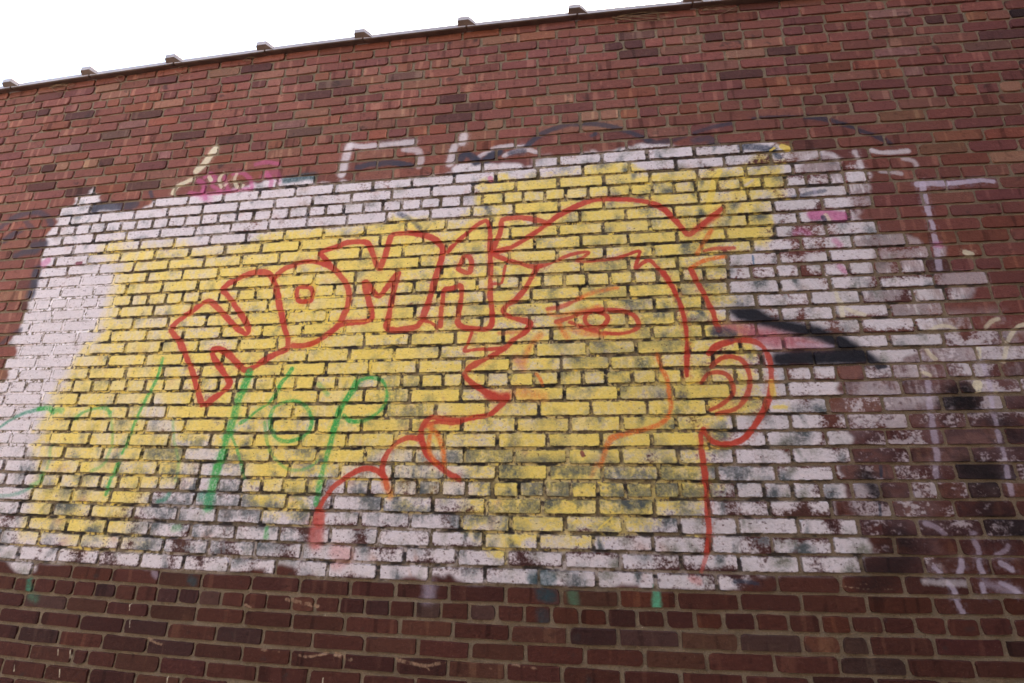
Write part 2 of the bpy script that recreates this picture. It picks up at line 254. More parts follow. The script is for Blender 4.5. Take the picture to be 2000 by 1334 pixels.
    ('green', 19, 0.76, 0.50, [(1687,1981),(1711,2000),(1744,2010),(1780,2009),(1817,1994),(1840,1959),(1849,1917),(1838,1877),(1811,1843),(1773,1820),(1725,1804),(1677,1807),(1646,1831)]),
    ('teal', 21, 0.60, 0.60, [(-300,1733),(-229,1788),(-168,1832),(-102,1860),(-17,1881)]),
    ('green', 26, 0.76, 0.50, [(-31,1878),(28,1883),(64,1859)]),
    ('green', 32, 0.51, 0.60, [(71,1875),(115,1869)]),
    ('green', 19, 0.61, 0.50, [(198,1827),(247,1860),(300,1878),(359,1880),(398,1856)]),
    ('green', 18, 0.71, 0.50, [(618,2133),(618,2100),(616,2052),(601,1983),(574,1903),(554,1827),(541,1751),(532,1700),(522,1658)]),
    ('green', 20, 0.76, 0.50, [(510,1610),(502,1562),(492,1510),(488,1468)]),
    ('green', 18, 0.36, 0.70, [(395,1856),(429,1782),(451,1707),(446,1646),(424,1597),(374,1573)]),
    ('teal', 19, 0.40, 0.70, [(-158,1453),(-70,1454),(-1,1465),(62,1491)]),
    ('green', 27, 0.46, 0.70, [(54,1499),(104,1523),(102,1559)]),
    ('green', 18, 0.30, 0.80, [(108,1695),(120,1645),(126,1584)]),
    ('green', 17, 0.30, 0.80, [(758,1818),(787,1719),(833,1623),(842,1530)]),
    ('teal', 25, 0.60, 0.70, [(821,1472),(805,1449),(771,1438)]),
    ('teal', 53, 0.55, 0.60, [(994,1468),(1035,1459),(1036,1430)]),
    ('green', 32, 0.30, 0.80, [(884,1324),(909,1329)]),
    ('green', 23, 0.51, 0.70, [(1340,1338),(1344,1300)]),
    ('olive', 23, 0.35, 0.80, [(1450,1480),(1494,1437),(1523,1405)]),
    ('green', 23, 0.36, 0.80, [(1497,1984),(1551,1934)]),
    ('pink', 31, 0.52, 0.55, [(549,3122),(612,3107),(709,3109),(803,3119),(930,3126)]),
    ('pink', 31, 0.52, 0.55, [(582,3209),(624,3171),(629,3116)]),
    ('pink', 31, 0.52, 0.55, [(617,3231),(653,3246),(686,3215),(677,3167),(737,3128)]),
    ('pink', 31, 0.52, 0.55, [(744,3220),(790,3123)]),
    ('pink', 31, 0.52, 0.55, [(797,3233),(861,3235),(911,3189),(934,3136)]),
    ('pink', 31, 0.52, 0.55, [(932,3284),(995,3296),(1071,3279)]),
    ('pink', 30, 0.52, 0.55, [(1008,3222),(1048,3171),(1048,3137)]),
    ('pink', 31, 0.52, 0.55, [(631,3136),(657,3079)]),
    ('cream', 24, 0.70, 0.40, [(739,3148),(714,3205),(732,3246)]),
    ('cream', 24, 0.70, 0.40, [(820,3231),(815,3190),(844,3140),(874,3151)]),
    ('cream', 24, 0.70, 0.40, [(644,3229),(663,3203)]),
    ('cream', 24, 0.70, 0.40, [(763,3160),(778,3179)]),
    ('pink', 40, 0.32, 0.80, [(986,3200),(1072,3217),(1098,3156)]),
    ('cream', 50, 0.85, 0.35, [(646,3433),(623,3384),(595,3329),(557,3275)]),
    ('cream', 35, 0.85, 0.40, [(540,3220),(486,3196),(448,3171),(434,3134)]),
    ('whitespray', 53, 0.79, 0.50, [(1494,3366),(1488,3310),(1479,3236),(1468,3176)]),
    ('whitespray', 36, 0.70, 0.50, [(1501,3365),(1582,3347),(1649,3351)]),
    ('whitespray', 46, 0.66, 0.50, [(1680,3348),(1779,3348),(1877,3349)]),
    ('whitespray', 41, 0.53, 0.60, [(1827,3306),(1902,3289),(1926,3236),(1918,3187)]),
    ('whitespray', 50, 0.70, 0.50, [(2164,3369),(2154,3322)]),
    ('whitespray', 44, 0.66, 0.50, [(2114,3302),(2100,3237),(2091,3181)]),
    ('whitespray', 28, 0.66, 0.60, [(2232,3201),(2276,3230),(2327,3235)]),
    ('whitespray', 30, 0.66, 0.50, [(2391,3213),(2447,3231),(2516,3237),(2565,3220)]),
    ('whitespray', 31, 0.62, 0.60, [(2326,3259),(2377,3270),(2433,3275)]),
    ('whitespray', 59, 0.44, 0.80, [(2570,3161),(2624,3172)]),
    ('whitespray', 27, 0.70, 0.50, [(2466,3262),(2527,3269)]),
    ('greyspray', 36, 0.89, 0.50, [(2516,3267),(2566,3315),(2627,3349),(2711,3374),(2806,3377),(2887,3365),(2966,3341),(3043,3306),(3106,3268),(3151,3237)]),
    ('greyspray', 28, 0.75, 0.60, [(3135,3233),(3193,3221),(3270,3226),(3335,3245)]),
    ('greyspray', 28, 0.81, 0.50, [(3375,3257),(3461,3283),(3560,3298)]),
    ('greyspray', 17, 0.75, 0.50, [(3671,3324),(3744,3323),(3924,3307)]),
    ('greyspray', 32, 0.89, 0.50, [(3923,3303),(4007,3279),(4089,3236),(4165,3189),(4221,3150),(4268,3104)]),
    ('greyspray', 42, 0.89, 0.50, [(1567,3211),(1619,3223),(1669,3232)]),
    ('greyspray', 38, 0.95, 0.50, [(1679,3225),(1745,3226),(1820,3212),(1880,3190)]),
    ('greyspray', 49, 0.95, 0.50, [(2147,3209),(2174,3240),(2209,3230),(2238,3188)]),
    ('greyspray', 49, 0.95, 0.50, [(2294,3196),(2327,3219),(2363,3235)]),
    ('navy', 48, 0.60, 0.60, [(2433,3222),(2488,3227)]),
    ('navy', 50, 0.70, 0.50, [(3371,3219),(3434,3222),(3468,3194)]),
    ('navy', 30, 0.80, 0.30, [(2859,3292),(2879,3303)]),
    ('navy', 43, 0.65, 0.60, [(3598,3156),(3669,3143),(3739,3125)]),
    ('greyspray', 45, 0.75, 0.60, [(-691,2979),(-632,3035),(-549,3064),(-454,3068),(-380,3031),(-334,2980)]),
    ('greyspray', 37, 0.67, 0.60, [(-523,3013),(-461,2960)]),
    ('greyspray', 48, 0.75, 0.60, [(-620,2888),(-537,2952)]),
    ('greyspray', 50, 0.75, 0.60, [(-508,2780),(-447,2804),(-378,2806)]),
    ('greyspray', 33, 0.75, 0.60, [(-400,2230),(-357,2288),(-301,2315)]),
    ('greyspray', 62, 0.89, 0.60, [(-329,2689),(-313,2529)]),
    ('greyspray', 65, 0.75, 0.60, [(-408,2841),(-339,2844)]),
    ('greyspray', 65, 0.95, 0.50, [(-65,3065),(-19,3082),(104,3073),(195,3073)]),
    ('greyspray', 28, 0.89, 0.50, [(282,3153),(308,3106)]),
    ('tealdark', 59, 0.75, 0.50, [(1144,3163),(1235,3175),(1303,3176)]),
    ('navy', 27, 0.50, 0.80, [(1830,2896),(1889,2861),(1949,2805)]),
    ('navy', 23, 0.50, 0.70, [(2295,2917),(2317,2870),(2340,2824)]),
    ('black', 21, 0.60, 0.60, [(3926,2064),(3971,2041),(4002,2029)]),
    ('black', 23, 0.60, 0.60, [(3438,2283),(3492,2276),(3534,2270)]),
    ('navy', 50, 0.60, 0.60, [(3350,2189),(3393,2183),(3424,2170)]),
    ('black', 27, 0.80, 0.40, [(3985,2016),(4007,2018)]),
    ('lilac', 22, 0.41, 0.70, [(3692,2123),(3772,2111),(3832,2103)]),
    ('soot', 91, 0.97, 0.90, [(4250,1896),(4285,1900)]),
    ('soot', 67, 0.85, 0.90, [(4208,1859),(4290,1854)]),
    ('soot', 93, 0.75, 0.90, [(4227,1608),(4283,1589)]),
    ('soot', 65, 0.70, 0.80, [(3880,1510),(3847,1576)]),
    ('soot', 106, 0.60, 0.90, [(3923,1337),(3869,1248),(3788,1194)]),
    ('soot', 95, 0.50, 0.90, [(4368,1773),(4419,1733)]),
    ('soot', 106, 0.50, 0.90, [(4264,1451),(4329,1381)]),
    ('lilac', 34, 0.70, 0.35, [(4332,2875),(4350,2879),(4413,2874),(4455,2871)]),
    ('lilac', 26, 0.74, 0.30, [(4455,2871),(4540,2872),(4604,2875),(4643,2866)]),
    ('lilac', 28, 0.70, 0.30, [(4354,2879),(4348,2841),(4344,2787),(4342,2734),(4342,2681),(4341,2640)]),
    ('lilac', 27, 0.61, 0.30, [(4339,2609),(4337,2563),(4328,2508),(4317,2447)]),
    ('whitespray', 25, 0.70, 0.60, [(4177,3077),(4219,3061),(4276,3059),(4330,3060)]),
    ('whitespray', 31, 0.66, 0.50, [(4103,3072),(4110,3036),(4110,2993)]),
    ('whitespray', 31, 0.57, 0.60, [(3842,3031),(3882,3063),(3944,3081),(3999,3067),(4026,3029)]),
    ('whitespray', 27, 0.53, 0.60, [(4305,3019),(4345,3001),(4350,2972)]),
    ('whitespray', 22, 0.53, 0.60, [(4192,2957),(4277,2941)]),
    ('lilac', 22, 0.61, 0.50, [(4379,2021),(4379,1978)]),
    ('lilac', 22, 0.61, 0.50, [(4380,1953),(4377,1915)]),
    ('lilac', 22, 0.61, 0.50, [(4371,1884),(4367,1843)]),
    ('lilac', 21, 0.61, 0.50, [(4363,1809),(4361,1773)]),
    ('lilac', 21, 0.61, 0.50, [(4358,1749),(4355,1710)]),
    ('lilac', 21, 0.61, 0.50, [(4357,1685),(4355,1646)]),
    ('lilac', 20, 0.61, 0.50, [(4351,1614),(4346,1577)]),
    ('lilac', 20, 0.61, 0.50, [(4345,1552),(4343,1516)]),
    ('lilac', 24, 0.57, 0.50, [(4157,1944),(4149,1902)]),
    ('lilac', 24, 0.57, 0.50, [(4146,1877),(4140,1835)]),
    ('lilac', 24, 0.57, 0.50, [(4138,1811),(4133,1770)]),
    ('lilac', 23, 0.57, 0.50, [(4133,1750),(4129,1710)]),
    ('lilac', 23, 0.57, 0.50, [(4124,1679),(4118,1642)]),
    ('lilac', 23, 0.57, 0.50, [(4106,1613),(4101,1578)]),
    ('cream', 22, 0.77, 0.25, [(3884,2351),(3887,2321),(3905,2292)]),
    ('cream', 22, 0.77, 0.25, [(3893,2285),(3891,2242)]),
    ('cream', 20, 0.72, 0.30, [(3916,2277),(3944,2259),(3978,2246)]),
    ('cream', 19, 0.72, 0.35, [(4215,2166),(4258,2185),(4296,2182),(4314,2165)]),
    ('cream', 21, 0.63, 0.40, [(4431,2173),(4457,2199),(4487,2211)]),
    ('cream', 18, 0.72, 0.30, [(4455,2027),(4485,2094),(4515,2141),(4552,2175),(4593,2185)]),
    ('cream', 21, 0.77, 0.30, [(4186,2086),(4193,2064),(4208,2046)]),
    ('cream', 16, 0.72, 0.30, [(4380,2090),(4371,2047)]),
    ('cream', 20, 0.72, 0.40, [(4153,1987),(4170,1978)]),
    ('cream', 36, 0.85, 0.12, [(4337,1939),(4333,1930)]),
    ('cream', 10, 0.85, 0.15, [(4330,1930),(4326,1903)]),
    ('cream', 10, 0.85, 0.15, [(4343,1932),(4337,1903)]),
    ('cream', 12, 0.81, 0.20, [(4394,1902),(4403,1902)]),
    ('cream', 27, 0.81, 0.25, [(4441,2517),(4459,2508)]),
    ('navy', 12, 0.70, 0.40, [(3911,1625),(3905,1577)]),
    ('navy', 11, 0.60, 0.40, [(3877,1472),(3873,1435)]),
    ('pink', 54, 0.68, 0.40, [(3858,2747),(3928,2739),(3987,2727)]),
    ('cream', 20, 0.80, 0.30, [(3911,2743),(3919,2715)]),
    ('navy', 20, 0.70, 0.40, [(3898,2733),(3905,2711)]),
    ('pink', 34, 0.40, 0.80, [(3763,2659),(3793,2670),(3824,2655)]),
    ('pink', 28, 0.40, 0.80, [(3926,2609),(3943,2587)]),
    ('pink', 28, 0.40, 0.80, [(3923,2480),(3940,2454)]),
    ('pink', 32, 0.40, 0.80, [(4339,2563),(4349,2562)]),
    ('pink', 27, 0.60, 0.30, [(2316,3078),(2322,3065)]),
    ('pink', 49, 0.48, 0.50, [(-296,2719),(-277,2735)]),
    ('maroon', 24, 0.80, 0.30, [(-73,2711),(-47,2712)]),
    ('pink', 48, 0.28, 0.80, [(632,3092),(686,3064)]),
    ('maroon', 15, 0.70, 0.30, [(2744,1665),(2750,1654)]),
    ('navy', 23, 0.50, 0.60, [(3789,2849),(3930,2874)]),
    ('lilac', 20, 0.49, 0.50, [(3887,2889),(3890,2855)]),
    ('lilac', 16, 0.57, 0.40, [(3583,2931),(3619,2957)]),
    ('blue', 10, 0.70, 0.40, [(3563,2551),(3562,2512)]),
    ('yellow', 32, 0.90, 0.20, [(3784,3138),(3805,3124)]),
    ('navy', 27, 0.70, 0.50, [(3734,3125),(3747,3100),(3761,3080)]),
    ('yellow', 13, 0.90, 0.20, [(3726,3120),(3745,3133)]),
    ('yellow', 32, 0.90, 0.20, [(3472,3019),(3441,2963),(3414,2878),(3392,2808)]),
    ('yellow', 26, 0.80, 0.40, [(3557,1961),(3555,1906)]),
    ('yellow', 21, 0.80, 0.50, [(3551,1852),(3597,1851)]),
    ('yellow', 10, 0.90, 0.20, [(2803,1364),(2857,1408)]),
    ('mint', 37, 0.60, 0.60, [(3011,1132),(3009,1093)]),
    ('mint', 7, 0.45, 0.40, [(3002,1164),(3000,1141)]),
    ('tealdark', 66, 0.75, 0.50, [(2565,1120),(2599,1108)]),
    ('tealdark', 57, 0.50, 0.60, [(2568,1044),(2572,1023)]),
    ('tealdark', 51, 0.50, 0.60, [(2528,1170),(2601,1176),(2570,1190)]),
    ('mint', 42, 0.22, 0.80, [(2687,1121),(2690,1094)]),
    ('teal', 29, 0.60, 0.60, [(199,1091),(210,1054)]),
    ('teal', 39, 0.35, 0.80, [(232,1023),(264,1010)]),
    ('tealdark', 41, 0.60, 0.60, [(1014,1122),(1031,1110)]),
    ('lilac', 61, 0.37, 0.90, [(2101,1119),(2098,1090)]),
    ('lilac', 28, 0.33, 0.80, [(827,1140),(844,1127)]),
    ('navy', 18, 0.70, 0.50, [(3307,1187),(3354,1186),(3390,1180)]),
    ('redpink', 26, 0.35, 0.80, [(3147,1190),(3175,1182)]),
    ('lilac', 22, 0.57, 0.50, [(4024,1407),(4051,1397),(4080,1372)]),
    ('lilac', 21, 0.57, 0.50, [(4172,1374),(4182,1375)]),
    ('lilac', 21, 0.57, 0.50, [(4176,1343),(4182,1322),(4178,1295)]),
    ('lilac', 21, 0.57, 0.50, [(4283,1335),(4270,1319),(4238,1303)]),
    ('lilac', 21, 0.57, 0.50, [(4018,1256),(4035,1236)]),
    ('lilac', 21, 0.57, 0.50, [(4114,1279),(4106,1255),(4092,1234)]),
    ('lilac', 21, 0.57, 0.50, [(4171,1279),(4169,1260),(4174,1240)]),
    ('lilac', 21, 0.57, 0.50, [(4242,1276),(4270,1256)]),
    ('lilac', 21, 0.57, 0.50, [(4051,1202),(4063,1186),(4065,1166)]),
    ('lilac', 20, 0.57, 0.50, [(4064,1150),(4069,1129),(4074,1111)]),
    ('lilac', 20, 0.57, 0.50, [(4161,1203),(4159,1170)]),
    ('lilac', 20, 0.57, 0.50, [(4224,1208),(4253,1196),(4274,1174)]),
    ('whitespray', 24, 0.44, 0.70, [(3972,1207),(4031,1205),(4115,1205)]),
    ('lilac', 34, 0.33, 0.80, [(4174,1207),(4227,1192),(4273,1180)]),
    ('cream', 5, 0.70, 0.30, [(747,1011),(751,988)]),
    ('cream', 5, 0.70, 0.30, [(760,956),(767,923)]),
    ('cream', 5, 0.70, 0.30, [(446,825),(452,802)]),
    ('cream', 5, 0.70, 0.30, [(247,757),(253,734)]),
    ('cream', 5, 0.70, 0.30, [(479,752),(486,724)]),
    ('cream', 5, 0.70, 0.30, [(506,824),(516,786)]),
    ('cream', 5, 0.70, 0.30, [(992,758),(996,731)]),
    ('cream', 4, 0.70, 0.30, [(1681,782),(1681,766)]),
    ('white', 7, 0.90, 0.30, [(1389,1182),(1391,1166)]),
    ('white', 7, 0.90, 0.30, [(1372,1181),(1374,1169)]),
    ('white', 7, 0.90, 0.30, [(1400,1184),(1401,1178)]),
    ('smear', 10, 0.75, 0.50, [(1385,869),(1443,865),(1477,866)]),
    ('smear', 12, 0.75, 0.50, [(1534,862),(1603,854),(1690,869)]),
    ('smear', 20, 0.75, 0.50, [(1723,867),(1761,858),(1791,853)]),
    ('smear', 17, 0.75, 0.50, [(1983,862),(2037,854),(2100,847),(2152,857),(2182,865)]),
    ('smear', 9, 0.75, 0.50, [(2100,847),(2118,834)]),
    ('smear', 9, 0.75, 0.50, [(2346,854),(2367,850)]),
    ('smear', 17, 0.75, 0.50, [(2397,854),(2423,853)]),
    ('smear', 11, 0.75, 0.50, [(2447,868),(2506,861),(2565,861),(2624,850)]),
    ('smear', 9, 0.75, 0.50, [(3680,1182),(3767,1176),(3888,1177)]),
    ('smear', 7, 0.75, 0.50, [(3749,1192),(3778,1190)]),
    ('smear', 13, 0.75, 0.50, [(864,885),(910,871),(938,867)]),
    ('smear', 21, 0.75, 0.50, [(1480,1058),(1575,1043),(1622,1037)]),
    ('smear', 20, 0.75, 0.50, [(2103,1147),(2109,1123)]),
    ('smear', 17, 0.75, 0.50, [(1296,1032),(1322,1021)]),
]
ODD_BRICKS = {
    'tan': [(-255,3990),(240,3805),(604,4018),(-201,3400),(-400,3395),(-433,2534),(2337,4035),(1581,3819),(1231,3639),(1761,3566),(2338,3430),(3486,3879),(2855,3426),(3690,3742),(2958,3428),(2926,3345),(4859,3384),(4734,2993),(4253,2330),(2116,3897)],
    'orange': [(1804,3899),(1028,3421),(1236,3426),(2579,4035),(3137,3691),(3468,3415),(4821,3835),(4359,3525),(4665,3388),(4561,3125),(3584,977),(3872,1994),(3832,1592),(281,3234),(1306,3561),(3059,3424),(3879,3476),(1296,3886),(3869,1859),(4359,1516)],
    'pink': [(24,3666),(303,3414),(2803,3892),(4411,3655),(4368,3912),(4464,3522),(1103,3556),(-409,3522)],
    'dark': [(-688,3839),(-400,3783),(757,3481),(-87,3401),(-497,3400),(156,3995),(746,4016),(100,3733),(224,3193),(-230,3197),(-502,3255),(841,4016),(1221,3755),(2213,3559),(2156,3495),(2091,3631),(3003,3891),(3116,3890),(3138,3817),(3367,3690),(3657,3611),(3874,3735),(4632,3840),(4813,3673),(832,932),(317,874),(1332,928),(604,1063),(1016,1057),(912,1058),(4301,1862),(3846,1525),(3896,1252),(1885,1043),(2764,965),(445,3542),(-290,2466),(901,858)],
    'black': [(5012,3830),(4254,1531),(4244,1608),(4258,1397)],
    'grey': [(-93,3592),(1351,3840),(1777,3829),(1204,3491),(3129,3956),(4827,3638),(306,1005),(2099,1040),(2326,1040),(3450,977),(3697,983),(3742,915),(2975,975),(1105,1025),(3660,987)],
    'brown': [(4757,3252),(4489,3053),(3189,976),(4270,3275)],
}
# ------------------------------------------------------------------ helpers
rng = np.random.default_rng(11)
random.seed(5)


def empty(name, loc, label, cat):
    o = bpy.data.objects.new(name, None)
    o.empty_display_size = 0.2
    COL.objects.link(o)
    o.location = loc
    o['label'] = label
    o['category'] = cat
    return o


def mesh_obj(name, verts, faces, mat, parent=None):
    me = bpy.data.meshes.new(name)
    me.from_pydata(verts, [], faces)
    me.materials.append(mat)
    o = bpy.data.objects.new(name, me)
    COL.objects.link(o)
    if parent:
        o.parent = parent
        o.matrix_parent_inverse = parent.matrix_basis.inverted()
    return o


def bed(t, x):
    """height of bed joint line t at x"""
    n = len(BEDS) - 1
    k = min(t, n)
    a, b, c = BEDS[k]
    u = min(max(x - 2.7, -4.2), 3.2)
    return a + b * u + c * u * u - max(0, t - n) * 0.0662


# ------------------------------------------------------------------ the brick layout
XL, XR = -2.6, 6.0
ROWS = 62
PALE = (0.246, 0.090, 0.069)
bricks = []                                  # x0, x1, row, z0, z1 ...
for r in range(ROWS):
    header = (r % 7 == 3)
    pitch = 0.1065 if header else 0.2215
    heads = [v / 1000 for v in HEADS.get(r, [])]
    if not heads:
        heads = [1.1 + (0.5 * pitch if r % 2 else 0) + random.uniform(-.02, .02)]
    gaps = [heads[0]]
    for v in heads[1:]:                      # fill the stretches that were not measured
        d = v - gaps[-1]
        n = max(1, round(d / pitch)) if d > 1.5 * pitch else 1
        g0 = gaps[-1]
        for k in range(1, n + 1):
            gaps.append(g0 + d * k / n)
    while gaps[0] > XL:
        gaps.insert(0, gaps[0] - pitch * random.uniform(.96, 1.03))
    while gaps[-1] < XR:
        gaps.append(gaps[-1] + pitch * random.uniform(.96, 1.03))
    for a, b in zip(gaps[:-1], gaps[1:]):
        bricks.append([a, b, r])

JX = 0.0068                                  # half joint widths
B = []
for a, b, r in bricks:
    xc = 0.5 * (a + b)
    j = JX * random.uniform(.7, 1.3)
    top = bed(r, xc) - 0.0055 * random.uniform(.6, 1.5)
    bot = bed(r + 1, xc) + 0.0055 * random.uniform(.6, 1.5)
    if r > 43:                               # the lower courses were pointed wider
        top -= .0012
        bot += .0012
    slope = (bed(r, b) - bed(r, a)) / (b - a) + random.gauss(0, .0026)
    B.append(dict(x0=a + j, x1=b - j, z0=bot, z1=top, row=r, xc=xc, zc=.5 * (top + bot), slope=slope,
                  rad=[random.choice((.003, .004, .005, .006, .007, .010, .016)) for _ in range(4)]))

# tone of every brick (base reflectance of the clay)
KIND = {
    'tan': (0.47, 0.235, 0.155), 'orange': (0.40, 0.15, 0.09), 'pink': (0.40, 0.19, 0.175),
    'dark': (0.125, 0.052, 0.050), 'black': (0.03, 0.022, 0.026), 'grey': (0.205, 0.110, 0.090), 'brown': (0.27, 0.13, 0.08)}
CENT = np.array([(b['xc'], b['zc']) for b in B])
odd = {}
for k, pts in ODD_BRICKS.items():
    for x, z in pts:
        for i, b in enumerate(B):
            if b['x0'] - .006 < x / 1000 < b['x1'] + .006 and b['z0'] - .006 < z / 1000 < b['z1'] + .006:
                odd[i] = k
for i, b in enumerate(B):
    r = b['row']
    v = random.gauss(1, .10)
    # clay runs from pale pink at the top to dark red low down
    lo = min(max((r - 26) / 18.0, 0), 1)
    falloff = min(max((b['xc'] - 2.2) / 2.6, 0), 1) * (1 - lo)
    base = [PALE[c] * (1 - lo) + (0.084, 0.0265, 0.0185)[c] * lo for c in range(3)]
    base = [base[c] * (1 - .25 * falloff) for c in range(3)]  # upper bricks darken to the right: lens falloff painted into the clay
    base[1] *= (1 - .06 * falloff)
    u = random.random()
    if u < .03:
        base = [base[0] * .62, base[1] * .66, base[2] * .72]
    elif u < .13:
        base = [base[0] * 1.10, base[1] * 1.28, base[2] * 1.2]
    elif u < .22:
        base = [base[0] * 1.04, base[1] * .95, base[2] * .80]
    elif u < .38:
        base = [base[0] * .82, base[1] * .8, base[2] * .9]
    if i in odd:
        k = KIND[odd[i]]
        f = 1 - .42 * lo if odd[i] not in ('black', 'dark') else 1 - .35 * lo
        base = [.80 * (.66 * c * f) + .20 * q for c, q in zip(k, base)]
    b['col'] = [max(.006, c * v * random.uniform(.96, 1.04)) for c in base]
    b['seed'] = random.uniform(0, 50)

# ------------------------------------------------------------------ the paint on the wall, worked out on a 2 mm grid
PX0, PX1, PZ0, PZ1 = -0.75, 5.25, 0.50, 3.75
RES = 0.002
NW, NH = int(round((PX1 - PX0) / RES)), int(round((PZ1 - PZ0) / RES))
gx = (PX0 + (np.arange(NW) + .5) * RES).astype(np.float32)
gz = (PZ0 + (np.arange(NH) + .5) * RES).astype(np.float32)


def vnoise(sx, sz):
    """smooth random field 0..1, cell size sx, sz metres"""
    nx, nz = int((PX1 - PX0) / sx) + 3, int((PZ1 - PZ0) / sz) + 3
    g = rng.random((nz, nx), dtype=np.float32)
    fx = (gx - PX0) / sx + rng.random()
    fz = (gz - PZ0) / sz + rng.random()
    ix, iz = fx.astype(int), fz.astype(int)
    tx, tz = fx - ix, fz - iz
    tx, tz = tx * tx * (3 - 2 * tx), (tz * tz * (3 - 2 * tz))[:, None]
    a = g[iz][:, ix] * (1 - tx) + g[iz][:, ix + 1] * tx
    b = g[iz + 1][:, ix] * (1 - tx) + g[iz + 1][:, ix + 1] * tx
    return (a * (1 - tz) + b * tz).astype(np.float32)


def fnoise(sx, sz, n=3):
    s = 0
    w = 1.0
    t = 0
    for k in range(n):
        s = s + w * vnoise(max(sx / 2 ** k, .0025), max(sz / 2 ** k, .0025))
        t += w
        w *= .6
    return s / t


def step(a, b, x):
    t = np.clip((x - a) / (b - a), 0, 1)
    return t * t * (3 - 2 * t)


# which brick each cell belongs to and how far inside its edge it is
bid = np.full((NH, NW), -1, np.int32)
edge = np.full((NH, NW), -.006, np.float32)
for i, b in enumerate(B):
    if b['x1'] < PX0 or b['x0'] > PX1 or b['z1'] < PZ0 or b['z0'] > PZ1:
        continue
    i0, i1 = max(0, int((b['x0'] - .02 - PX0) / RES)), min(NW, int((b['x1'] + .02 - PX0) / RES) + 1)
    k0, k1 = max(0, int((b['z0'] - .02 - PZ0) / RES)), min(NH, int((b['z1'] + .02 - PZ0) / RES) + 1)
    if i1 <= i0 or k1 <= k0:
        continue
    xx = gx[None, i0:i1] - b['xc']
    zz = gz[k0:k1, None] - b['zc'] - b['slope'] * xx
    rr = .008
    qx = np.abs(xx) - (b['x1'] - b['x0']) / 2 + rr
    qz = np.abs(zz) - (b['z1'] - b['z0']) / 2 + rr
    d = -(np.hypot(np.maximum(qx, 0), np.maximum(qz, 0)) + np.minimum(np.maximum(qx, qz), 0) - rr)
    sub = edge[k0:k1, i0:i1]
    sid = bid[k0:k1, i0:i1]
    m = d > sub
    sub[m] = d[m]
    sid[m & (d > -.004)] = i
nb = len(B)
bidc = np.where(bid < 0, nb, bid)            # last slot = mortar
on = (edge + (fnoise(.02, .01, 2) - .5) * .004 > 0).astype(np.float32)
on = np.clip((edge + (fnoise(.02, .008, 2) - .5) * .005) / .0022 + .5, 0, 1).astype(np.float32)
cxs = np.append(CENT[:, 0], 0).astype(np.float32)
czs = np.append(CENT[:, 1], 0).astype(np.float32)
GX = np.broadcast_to(gx[None, :], (NH, NW))
GZ = np.broadcast_to(gz[:, None], (NH, NW))
lx = np.where(bid < 0, 0, GX - cxs[bidc])
lz = np.where(bid < 0, 0, GZ - czs[bidc])


def per_brick(lo, hi):
    return rng.uniform(lo, hi, nb + 1).astype(np.float32)[bidc]


def polymask(pts):
    p = np.array(pts, np.float32) / 1000
    m = np.zeros((NH, NW), np.float32)
    x1, z1 = p[:, 0], p[:, 1]
    x2, z2 = np.roll(x1, -1), np.roll(z1, -1)
    for k in range(NH):
        z = gz[k]
        c = (z1 <= z) != (z2 <= z)
        if not c.any():
            continue
        xs = np.sort(x1[c] + (z - z1[c]) * (x2[c] - x1[c]) / (z2[c] - z1[c]))
        for a, b in zip(xs[::2], xs[1::2]):
            m[k, max(0, int((a - PX0) / RES)):max(0, int((b - PX0) / RES))] = 1
    return m


def blur(m, n):
    for ax in (0, 1):
        for _ in range(2):
            c = np.cumsum(np.pad(m, [(n + 1, n) if a == ax else (0, 0) for a in (0, 1)], mode='edge'), axis=ax, dtype=np.float64)
            if ax == 0:
                m = (c[2 * n + 1:] - c[:-2 * n - 1]) / (2 * n + 1)
            else:
                m = (c[:, 2 * n + 1:] - c[:, :-2 * n - 1]) / (2 * n + 1)
            m = m.astype(np.float32)
    return m


wob_x = ((fnoise(.10, .05) - .5) * .05)
wob_z = ((fnoise(.10, .05) - .5) * .03)


def area(name, kx=.0, kz=.6, soft=3, wob=1.0):
    """painted patch: its outline catches on brick edges and wanders a little"""
    m = polymask(AREAS[name])
    X = GX - kx * lx + wob * wob_x
    Z = GZ - kz * lz + wob * wob_z
    ix = np.clip(((X - PX0) / RES).astype(np.int32), 0, NW - 1)
    iz = np.clip(((Z - PZ0) / RES).astype(np.int32), 0, NH - 1)
    m = m[iz, ix]
    return blur(m, soft) if soft else m


SRGB = {k: np.array(v, np.float32) / 255 for k, v in {
    'white': (234, 225, 230), 'yellow': (249, 221, 108), 'red': (199, 66, 50), 'orange': (235, 130, 66), 'redpink': (214, 104, 98),
    'green': (64, 172, 82), 'teal': (56, 140, 112), 'tealdark': (34, 66, 74), 'pink': (206, 92, 150), 'cream': (236, 226, 196),
    'whitespray': (232, 224, 230), 'greyspray': (50, 48, 64), 'navy': (52, 60, 78), 'black': (30, 31, 40), 'lilac': (212, 200, 222),
    'olive': (120, 122, 70), 'maroon': (110, 34, 50), 'blue': (70, 110, 150), 'mint': (96, 200, 160), 'soot': (22, 18, 22),
    'smear': (178, 146, 118), 'wedge': (186, 104, 114), 'jointdark': (68, 60, 44), 'smudge': (122, 122, 112), 'smudge2': (190, 142, 128),
    'bare': (118, 58, 54), 'stain': (58, 34, 36), 'smudge_teal': (78, 86, 90), 'dust': (150, 132, 116)}.items()}

rgb = np.empty((NH, NW, 3), np.float32)
rgb[:] = np.array((.55, .42, .38), np.float32)
alp = np.zeros((NH, NW), np.float32)


